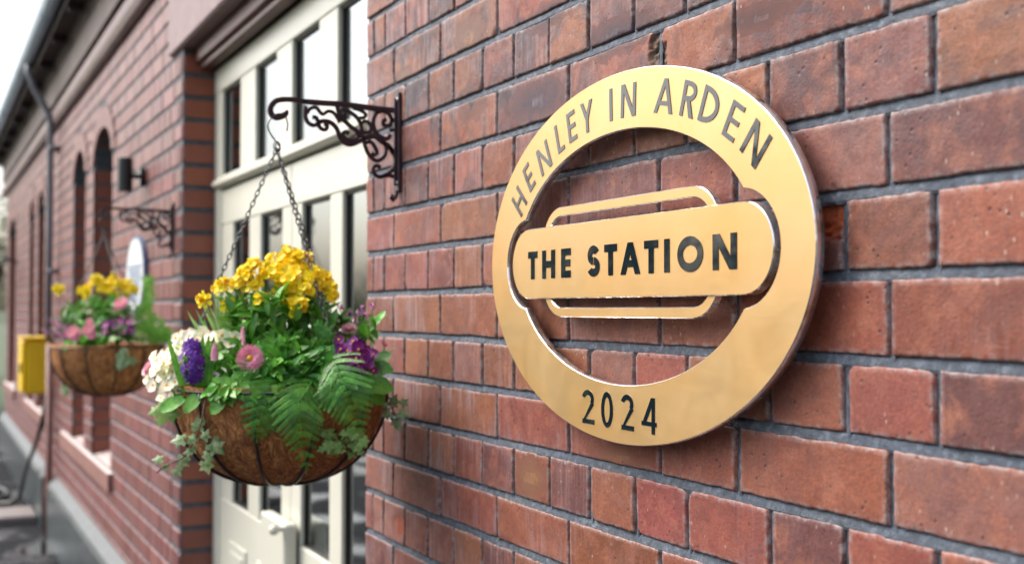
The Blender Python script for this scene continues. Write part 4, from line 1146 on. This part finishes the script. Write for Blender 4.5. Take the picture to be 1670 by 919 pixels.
for x, y, d in ((408, 590, .165), (350, 582, .155), (397, 560, .115), (396, 548, .1), (248, 604, .06)): fo.tube([K1.p(x+(400-x)*.5, 635, .12), K1.p(x+(400-x)*.15, y+18, d), K1.p(x, y, d-.004)], .0013, 5)
fo.build('foliage', M_LEAF, root, smooth=True)
# --- feathery pale green sprig (golden conifer / fern tips behind the daisy)
root = plant_root(K1, 470, 620, .1, 'fern', 'glossy dark green fern with fronds hanging over the front of the nearest basket', 'fern')
F1 = [
    ([(470, 590, .10), (460, 615, .16), (440, 645, .195), (425, 682, .205), (419, 716, .20)], .105, 12),
    ([(500, 585, .10), (490, 620, .17), (487, 660, .205), (492, 705, .21), (499, 766, .19)], .108, 14),
    ([(530, 570, .10), (545, 590, .16), (560, 625, .19), (575, 665, .195), (586, 706, .185)], .112, 13),
    ([(470, 600, .12), (452, 630, .17), (438, 655, .19), (430, 690, .19)], .045, 10),
    ([(520, 600, .12), (505, 628, .18), (490, 650, .2), (470, 672, .2), (455, 690, .195)], .06, 12),
    ([(520, 590, .12), (540, 615, .18), (538, 645, .2), (545, 665, .195)], .07, 11),
    ([(480, 590, .12), (440, 585, .16), (405, 600, .18), (385, 622, .185)], .055, 12),
    ([(490, 590, .1), (470, 560, .13), (440, 560, .15), (420, 575, .16)], .05, 11),
    ([(500, 600, .1), (520, 560, .12), (530, 540, .12), (515, 525, .12)], .05, 10)]
for pts, wd, npair in F1:
    m_ = MB(); frond(m_, [K1.p(*q) for q in pts], wd, r_, npair); m_.build('frond', M_FERN, root, smooth=True)
fo = MB(); leafy(fo, K1, [(490, 600, .12, 65, 38, .05), (555, 625, .13, 40, 20, .04), (440, 612, .14, 55, 22, .04)], 420, .034, .010, r_, .8, .3, .5, 1.2)
fo.build('foliage', M_FERN, root, smooth=True)
# --- purple primroses on the right
root = plant_root(K1, 590, 620, .05, 'primrose', 'dark purple primroses with orange eyes at the right rim of the nearest basket', 'flowering plant')
for a in [(560, 560, .08), (572, 552, .07), (588, 556, .07), (600, 566, .06), (605, 580, .06), (590, 572, .1), (575, 570, .1), (562, 576, .1), (583, 588, .11), (598, 592, .08), (608, 596, .06), (572, 590, .1), (555, 548, .06), (592, 582, .11), (610, 570, .05), (553, 566, .09), (580, 562, .09), (585, 565, .1), (598, 578, .09), (567, 584, .11), (590, 597, .1), (600, 586, .1), (578, 580, .11), (558, 572, .09), (568, 566, .1)]:
    nrm = (VN*.85+Vector((0, 0, .3))+VR*((a[0]-575)/110)+vn(r_)*.35).normalized(); floret_obj(r_.choice(ME_MAG), K1.p(a[0]+r_.uniform(-4, 4), a[1]+r_.uniform(-4, 4)+4, a[2]+.045), nrm, root, r_, r_.uniform(.6, .85))
fo = MB()
for (x, y, d, dx, dz, l, w_) in [(585, 622, .12, .95, -.12, .062, .040), (600, 604, .06, .8, .15, .045, .036), (608, 596, .04, .6, .5, .04, .03), (575, 625, .13, .5, -.5, .04, .03), (560, 600, .12, -.5, .2, .035, .022), (595, 640, .1, .8, -.3, .04, .03)]:
    leafg(fo, K1.p(x, y, d), VR*dx+Vector((0, 0, dz))+VN*.1, VN*.8+Vector((0, 0, .7)), l, w_, .22, tintv(r_, .8, 1.15), 8, prof=ov, wave=.05)
leafy(fo, K1, [(585, 600, .06, 32, 24, .03)], 34, .04, .02, r_, .6, .3, .7, 1.2, prof=ov)
fo.build('foliage', M_LEAF, root, smooth=True)
# small pink daisy + bud right
root = plant_root(K1, 575, 610, .03, 'daisy_plant', 'pale pink daisy and magenta bud above the purple primroses at the right', 'flowering plant')
floret_obj(ME_DAISY2, K1.p(569, 538, .05), VN*.5+Vector((0, 0, .8)), root, r_, .85); floret_obj(ME_DAISY, K1.p(627, 561, .02), VN*.3+VR*.5+Vector((0, 0, .6)), root, r_, .33)
fo = MB(); fo.tube([K1.p(580, 600, .03), K1.p(572, 565, .04), K1.p(569, 541, .048)], .0012, 5); fo.tube([K1.p(600, 610, .02), K1.p(622, 590, .02), K1.p(627, 563, .018)], .0011, 5)
leafy(fo, K1, [(600, 530, .0, 25, 25, .03), (612, 560, .0, 18, 25, .02)], 26, .04, .014, r_, .5, .2, 1.2, 1.9)
fo.build('foliage', M_LEAF, root, smooth=True)
# heather
def heather(K, spikes, name_label, base, seed, n=22):
    rr = random.Random(seed); root = empty('heather', K.p(*base), name_label, 'flowering plant'); fl = MB(); fo = MB()
    for (x0, y0, x1, y1, d) in spikes:
        a, b = K.p(x0, y0, d), K.p(x1, y1, d); fo.tube([K.p(*base), a, b], .0009, 4, cap=False)
        for k in range(n):
            t_ = k/n; p = a.lerp(b, t_)+vn(rr)*.005; dd = (vn(rr)+Vector((0, 0, .4)))
            if rr.random() < .72: leafg(fl, p, dd, vn(rr), .0085, .0052, .2, tintv(rr, .7, 1.4), 3)
            else: leafg(fo, p, dd, vn(rr), .008, .002, .1, (1, 1, 1, 0), 2)
    fl.build('flower_spike', M_HTH, root, smooth=True); fo.build('foliage', M_LEAF, root, smooth=True)
heather(K1, [(560, 540, 546, 512, .01), (570, 545, 562, 503, .0), (580, 545, 577, 505, -.02), (590, 540, 598, 512, -.03), (596, 535, 614, 488, -.02), (566, 530, 552, 500, .0), (585, 530, 588, 500, 0), (556, 550, 541, 530, .02), (603, 540, 606, 515, -.02)], 'mauve pink heather spikes at the right back of the nearest basket', (580, 600, .0), 5)
# ivies
def ivy(K, leaves, stem, label, seed, mat=None, base=None, s_=.021):
    rr = random.Random(seed); root = empty('ivy', K.p(*(base or stem[0])), label, 'trailing plant', None); m_ = MB()
    for (x, y, d, dx, dy, sc) in leaves:
        v = rr.uniform(.8, 1.15); ivy_leaf(m_, K.p(x, y, d), VR*dx+Vector((0, 0, -dy))+VN*.1, VN*.9+Vector((0, 0, .5))+vn(rr)*.3, s_*sc, (v, v, v*.95, 0))
    m_.build('foliage', mat or M_IVY, root)
    st = MB(); st.tube([K.p(*q) for q in stem], .0012, 5); st.build('stem', M_TWIG, root, smooth=True)
ivy(K1, [(300, 716, .17, -.9, .1, 1.15), (322, 700, .18, 0, -1, 1.0), (318, 712, .18, -.6, .5, .8), (345, 722, .18, .7, .6, 1.35), (332, 715, .18, .3, -.6, .9), (300, 745, .15, -.3, .9, 1.1), (264, 748, .13, -.9, 0, .85), (335, 752, .15, .3, .9, 1.1), (285, 764, .14, .5, .5, .8), (310, 728, .17, .6, .6, .7), (328, 690, .18, .3, -.9, .6), (270, 757, .13, .2, .9, .6), (312, 735, .17, -.8, .2, .7), (340, 738, .17, -.2, .9, .9)],
    [(335, 650, .17), (328, 690, .185), (320, 715, .18), (300, 745, .16), (265, 762, .13), (256, 770, .12)], 'variegated ivy sprig trailing down the left of the coir liner', 1)
ivy(K1, [(268, 662, .13, -.3, .8, 1.0), (258, 668, .12, -.8, .3, .9), (278, 668, .13, .2, .9, 1.1), (265, 678, .12, -.3, .9, .9), (283, 672, .13, .7, .5, .7), (272, 655, .13, -.8, 0, .6)], [(290, 650, .13), (275, 660, .125), (265, 675, .12)], 'pale green variegated leaves hanging under the cream primroses', 2, M_PALE, s_=.022)
rr = random.Random(4)
ivy(K1, [(rr.uniform(528, 592), rr.uniform(700, 735), rr.uniform(.13, .17), rr.uniform(-1, 1), rr.uniform(-.3, 1), rr.uniform(.5, .95)) for _ in range(46)], [(560, 650, .16), (565, 690, .175), (560, 720, .15), (575, 738, .14)], 'pale small leaved ivy hanging from the lower right of the coir liner', 3, M_PALE, s_=.021)
ivy(K1, [(640, 660, .02, .3, -.8, .9), (650, 672, .02, .8, .2, 1.0), (636, 672, .03, -.7, .3, .8), (645, 682, .02, .1, .9, .8), (655, 660, .02, .6, -.6, .7), (630, 662, .03, -.8, -.3, .7), (648, 692, .02, .4, .8, .6)], [(618, 640, .03), (632, 655, .025), (645, 675, .02), (648, 690, .02)], 'variegated ivy tip sticking out against the bricks right of the basket', 4, s_=.024)

# --- basket 2 (blurred): same kinds, arranged as in the photo
r_ = random.Random(77)
root = plant_root(K2, 180, 560, 0, 'wallflower', 'blurred yellow flowers on top of the farther hanging basket', 'flowering plant')
pos = []
for (cx, cy, rx, ry, n_) in [(150, 455, 14, 8, 9), (140, 475, 10, 7, 6), (163, 465, 9, 9, 6), (192, 458, 15, 9, 10), (188, 472, 12, 8, 8), (207, 470, 12, 9, 7), (210, 478, 9, 6, 4)]:
    for _ in range(n_):
        q = vn(r_); pos.append((cx+q.x*rx, cy+q.y*ry, .02+q.z*.03))
pos += [(95, 468, .03), (93, 471, .03), (98, 470, .03)]
for a in pos: floret_obj(r_.choice(ME_HEAD), K2.p(*a), VN*.8+Vector((0, 0, .4))+vn(r_)*.5, root, r_, r_.uniform(.8, 1.1))
fo = MB(); leafy(fo, K2, [(150, 505, .02, 28, 22, .06), (185, 505, .05, 30, 25, .06), (170, 535, .08, 45, 18, .06), (120, 520, 0, 20, 20, .05)], 380, .05, .013, r_, .7, .35, .7, 1.4)
stems(fo, K2, [K2.p(*a) for a in pos[::3]], K2.p(170, 550, 0), r_)
fo.build('foliage', M_LEAF, root, smooth=True)
root = plant_root(K2, 150, 560, .15, 'daisy_plant', 'blurred pink double daisies on the front of the farther basket', 'flowering plant')
for (x, y, d, s_) in [(119, 542, .17, 1.15), (126, 548, .17, 1.0), (145, 537, .18, 1.05), (150, 546, .18, .8), (146, 524, .15, .6), (198, 495, .12, 1.2)]: floret_obj(ME_DAISY, K2.p(x, y, d), VN+Vector((0, 0, .6))+vn(r_)*.3, root, r_, s_)
fo = MB(); leafy(fo, K2, [(130, 555, .15, 28, 10, .03), (150, 553, .16, 20, 10, .03)], 60, .045, .02, r_, .6, .4, .8, 1.4, prof=ov); fo.build('foliage', M_LEAF, root, smooth=True)
root = plant_root(K2, 190, 555, .15, 'primrose', 'blurred magenta primroses in the middle of the farther basket', 'flowering plant')
for _ in range(20):
    q = vn(r_); floret_obj(r_.choice(ME_MAG), K2.p(192+q.x*26, 534+q.y*11, .15+q.z*.02), VN+Vector((0, 0, .5))+vn(r_)*.4, root, r_, r_.uniform(.9, 1.15))
fo = MB(); leafy(fo, K2, [(190, 545, .13, 35, 10, .04), (182, 553, .17, 14, 5, .02)], 60, .05, .022, r_, .6, .4, .7, 1.3, prof=ov); fo.build('foliage', M_LEAF, root, smooth=True)
root = plant_root(K2, 245, 555, .0, 'conifer', 'bright feathery green foliage at the right of the farther basket', 'plant')
fo = MB()
for _ in range(900):
    t_ = r_.random(); b = r_.choice([(240, 548, 30, 14), (250, 540, 18, 18), (262, 548, 16, 10), (239, 480, 5, 26), (232, 520, 12, 20)]); q = vn(r_)
    p = K2.p(b[0]+q.x*b[2], b[1]+q.y*b[3], .02+q.z*.06); leafg(fo, p, VR*.4+Vector((0, 0, .6))+vn(r_)*.7, VN, .03, .0032, .2, (.8, 1.1, .5, 0), 3)
fo.build('foliage', M_PALE, root, smooth=True)
heather(K2, [(110, 555, 78+4*k, 515+((k*7) % 13), .02+.01*(k % 3)) for k in range(10)]+[(100, 550, 64+5*k, 535+(k % 3)*4, .02) for k in range(5)], 'dark mauve heather at the left of the farther basket', (115, 562, .02), 9, 26)
rr = random.Random(14)
ivy(K2, [(rr.uniform(192, 216), rr.uniform(572, 600), .18, rr.uniform(-1, 1), rr.uniform(-.3, 1), rr.uniform(.7, 1)) for _ in range(20)], [(200, 560, .18), (205, 580, .185), (207, 600, .175)], 'blurred pale ivy hanging on the front of the farther coir liner', 6, s_=.03)
ivy(K2, [(97, 600, .02, -.3, .8, .8), (94, 590, .02, -.5, .4, .8), (105, 628, .02, .1, .9, .9), (100, 615, .02, .4, .5, .7), (108, 636, .02, -.3, .6, .9)], [(110, 565, .05), (97, 590, .03), (104, 630, .02)], 'blurred ivy strand trailing at the left of the farther basket', 7, s_=.03)

# ------------------------------------------------------------------ things on the far wall
lamp = empty('wall_lamp', (-2.91, 0, 2.2), 'black up and down cylinder wall lamp on the far brick wall above the farther bracket', 'wall lamp')
m_ = MB(); cx, cy = -2.83, -.078
m_.tube([(cx, cy, 2.145), (cx, cy, 2.285)], .031, 28); m_.build('cylinder', M_BLACK, lamp)
m_ = MB(); m_.tube([(cx, -.05, 2.212), (cx, -.02, 2.212)], .011, 12); m_.build('arm', M_WIRE, lamp, smooth=True)
m_ = MB(); m_.tube([(cx, -.022, 2.212), (cx, .001, 2.212)], .042, 24); m_.build('back_plate', M_BLACK, lamp)
m_ = MB(); m_.tube([(cx, cy, 2.2855), (cx, cy, 2.288)], .026, 20); m_.build('lens', M_GLASS, lamp)
# blue and white oval plaque
pq = empty('oval_plaque', (-2.95, -.01, 1.8), 'tall white oval plaque with blue writing on the far wall behind the farther basket', 'plaque')
def oval(name, mb_y0, y1, a, b_, mat, parent, cz=1.797, cx=-2.945):
    m_ = MB(); m_.prism([(cx+a*math.cos(2*math.pi*i/48), mb_y0, cz+b_*math.sin(2*math.pi*i/48)) for i in range(48)], (0, y1-mb_y0, 0)); return recalc(m_.build(name, mat, parent))
oval('rim', -.016, -.0, .235, .175, simple('navy_enamel', (.05, .09, .18), .3), pq)
face = oval('enamel_face', -.019, -.0165, .215, .158, simple('white_enamel', (.72, .76, .80), .25), pq)
m_ = MB(); rr = random.Random(2)
for i in range(9):
    z = 1.83-.018*i; x = -3.10+.012*i % .03
    while x < -2.80+(.0 if i < 6 else -.05):
        l = rr.uniform(.015, .05); m_.box(x, x+l, -.0205, -.0192, z, z+.009); x += l+.012
m_.build('writing', simple('blue_print', (.06, .15, .30), .4), face)
# yellow cabinet
yb = empty('yellow_cabinet', (-6.6, -.11, 1.25), 'bright yellow wall cabinet on the far wall beside the second pair of windows', 'cabinet')
m_ = MB(); m_.box(-6.95, -6.62, -.175, -.0, 1.045, 1.44, ch=.018); bd = m_.build('box', M_YELLOW, yb)
m_ = MB(); m_.box(-6.945, -6.625, -.200, -.1765, 1.055, 1.43, ch=.01); dr = m_.build('door', M_YELLOW, yb)
m_ = MB(); m_.box(-6.66, -6.64, -.212, -.2005, 1.2, 1.27, ch=.003); m_.build('handle', M_BLACK, dr)
m_ = MB(); m_.box(-6.97, -6.6, -.205, .0, 1.4405, 1.455, ch=.004); m_.build('lid', M_YELLOW, yb)
# hose from the cabinet to the ground with a coil
m_ = MB(); pts = [(-6.64, -.04, 1.04), (-6.64, -.05, .9), (-6.8, -.08, .7), (-7.25, -.13, .4), (-7.5, -.14, .2), (-7.8, -.18, GZ+.018)]
for i in range(30):
    a = i/12*2*math.pi; pts.append((-8.3+.42*math.cos(a), -.40+.22*math.sin(a), GZ+.018+.0006*i))
m_.tube(pts, .016, 8); tag(m_.build('hose', M_BLACK, None, smooth=True), 'dark hose running down below the yellow cabinet to a loose coil on the ground', 'hose')
# post in front of the doors
cp = empty('cream_post', (-1.1, .1, GZ), 'cream painted flat post with a small round knob standing against the double doors', 'post')
m_ = MB(); m_.box(-1.23, -.975, .078, .1165, GZ, 1.048, ch=.006); m_.build('shaft', M_CREAM, cp)
m_ = MB(); m_.tube([(-.985, .077, 1.035), (-.985, .062, 1.035)], .006, 10); m_.lathe((-.985, .052, 1.02), [(.001, 0), (.011, .004), (.015, .014), (.012, .026), (.001, .03)], 20); m_.build('knob', M_CREAM, cp, smooth=True)
# far lamp
fl = empty('wall_lantern', (-10.1, 0, 2.1), 'small black lantern on the brick wall at the far end of the building', 'wall lamp')
m_ = MB(); m_.tube([(-10.1, 0, 2.12), (-10.1, -.12, 2.16), (-10.1, -.2, 2.10)], .014, 8); m_.build('arm', M_BLACK, fl)
m_ = MB(); m_.lathe((-10.1, -.2, 1.93), [(.001, 0), (.05, 0), (.075, .12), (.09, .13), (.03, .19), (.001, .2)], 8); m_.build('lantern', M_BLACK, fl)
# pendant lamps inside
for i, (x, y, z) in enumerate([(-3.2, 2.2, 1.86), (-3.7, 2.5, 1.64)]):
    pn = empty('pendant_lamp', (x, y, z), ['small warm pendant lamp seen through the right hand door glass, upper one', 'small warm pendant lamp seen through the right hand door glass, lower one'][i], 'lamp')
    m_ = MB(); m_.lathe((x, y, z-.05), [(.001, 0), (.035, .015), (.045, .05), (.03, .085), (.001, .1)], 14); m_.build('bulb', M_BULB, pn, smooth=True)
    m_ = MB(); m_.tube([(x, y, z+.05), (x, y, 2.99)], .004, 6); m_.build('cord', M_BLACK, pn)

# ------------------------------------------------------------------ beyond the platform: fence, trees, parked van
fn = empty('timber_fence', (-20, -9.5, -.35), 'dark weathered timber fence across the tracks', 'fence')
m_ = MB()
for i in range(230): 
    x = -45+i*.25; m_.box(x, x+.235, -9.51, -9.49, -.3, 1.05+.03*math.sin(i*1.7))
m_.box(-45, 12, -9.485, -9.44, .0, .1); m_.box(-45, 12, -9.485, -9.44, .75, .85)
m_.build('boards', simple('weathered_boards', (.07, .065, .055), .7, 0, 6, .3), fn)
def tree(x, y, h, wd, seed, label):
    rr = random.Random(seed); root = empty('tree', (x, y, -.35), label, 'tree', 'trees beyond the platform')
    t_ = MB(); t_.tube([(x, y, -.35), (x+.05, y, h*.35), (x-.04, y+.05, h*.7)], [.12, .08, .04], 8)
    for k in range(6):
        a = k*1.05; t_.tube([(x, y, h*.3+k*.15), (x+wd*.35*math.cos(a), y+wd*.3*math.sin(a), h*.6+k*.1)], [.045, .015], 5)
    t_.build('trunk', M_TWIG, root)
    c_ = MB(); cl = [(x+rr.uniform(-1, 1)*wd*.42, y+rr.uniform(-1, 1)*wd*.3, h*rr.uniform(.28, .86), rr.uniform(.25, .5)*wd*.5) for _ in range(16)]
    for _ in range(2600):
        q = rr.choice(cl); v = vn(rr)*q[3]*rr.uniform(.5, 1.05); p = Vector(q[:3])+v
        leafg(c_, p, vn(rr), vn(rr), .16, .09, .2, tintv(rr, .5, 1.4), 1, prof=lambda t_: 1)
    c_.build('crown', simple_leaf, root)
simple_leaf = leafmat('tree_foliage', (.045, .075, .02), (.085, .13, .035), .6, 3, .2)
lab = ['low bushy green tree at the far left edge beyond the end of the station wall']
for i, (x, y, h, wd) in enumerate([(-40, -11.5, 2.6, 4.5), (-33, -12, 2.6, 4.5), (-26.5, -11.5, 2.9, 4.2), (-21, -12.2, 4.3, 5.2), (-16.5, -11.6, 4.5, 5), (-12, -12, 4.3, 5), (-8, -12, 4.1, 5), (-4, -11.7, 3.0, 4)]):  # unseen row added for reflections; heights set to darken the letters, not the panes
    tree(x, y, h, wd, 100+i, 'unseen bushy green tree added in the row beyond the tracks to shape reflections in the sign and door glass')
o_tree = tree(-26, -2.6, 4.6, 4.0, 200, lab[0]); tree(-34, .6, 5.4, 5.5, 201, 'taller green tree behind the end of the station wall at the left edge')
van = empty('parked_van', (-22, -1.2, -.35), 'white van parked beyond the end of the station wall at the left edge', 'van')
m_ = MB(); m_.prism([(-24.2, -2.2, .0), (-19.9, -2.2, .0), (-19.8, -2.2, .75), (-20.6, -2.2, .95), (-21.2, -2.2, 1.6), (-24.2, -2.2, 1.6)], (0, 1.9, 0)); recalc(m_.build('body', simple('white_van_paint', (.75, .77, .8), .25), van))
m_ = MB(); m_.prism([(-20.68, -2.1, .98), (-21.2, -2.1, 1.5), (-21.24, -2.1, 1.5), (-20.72, -2.1, .96)], (0, 1.7, 0)); recalc(m_.build('windscreen', M_GASKET, van))
for wx in (-20.8, -23.4):
    for wy in (-2.22, -.46):
        m_ = MB(); m_.tube([(wx, wy, 0.0), (wx, wy+.2, 0.0)], .34, 20); m_.build('wheel', M_GASKET, van)
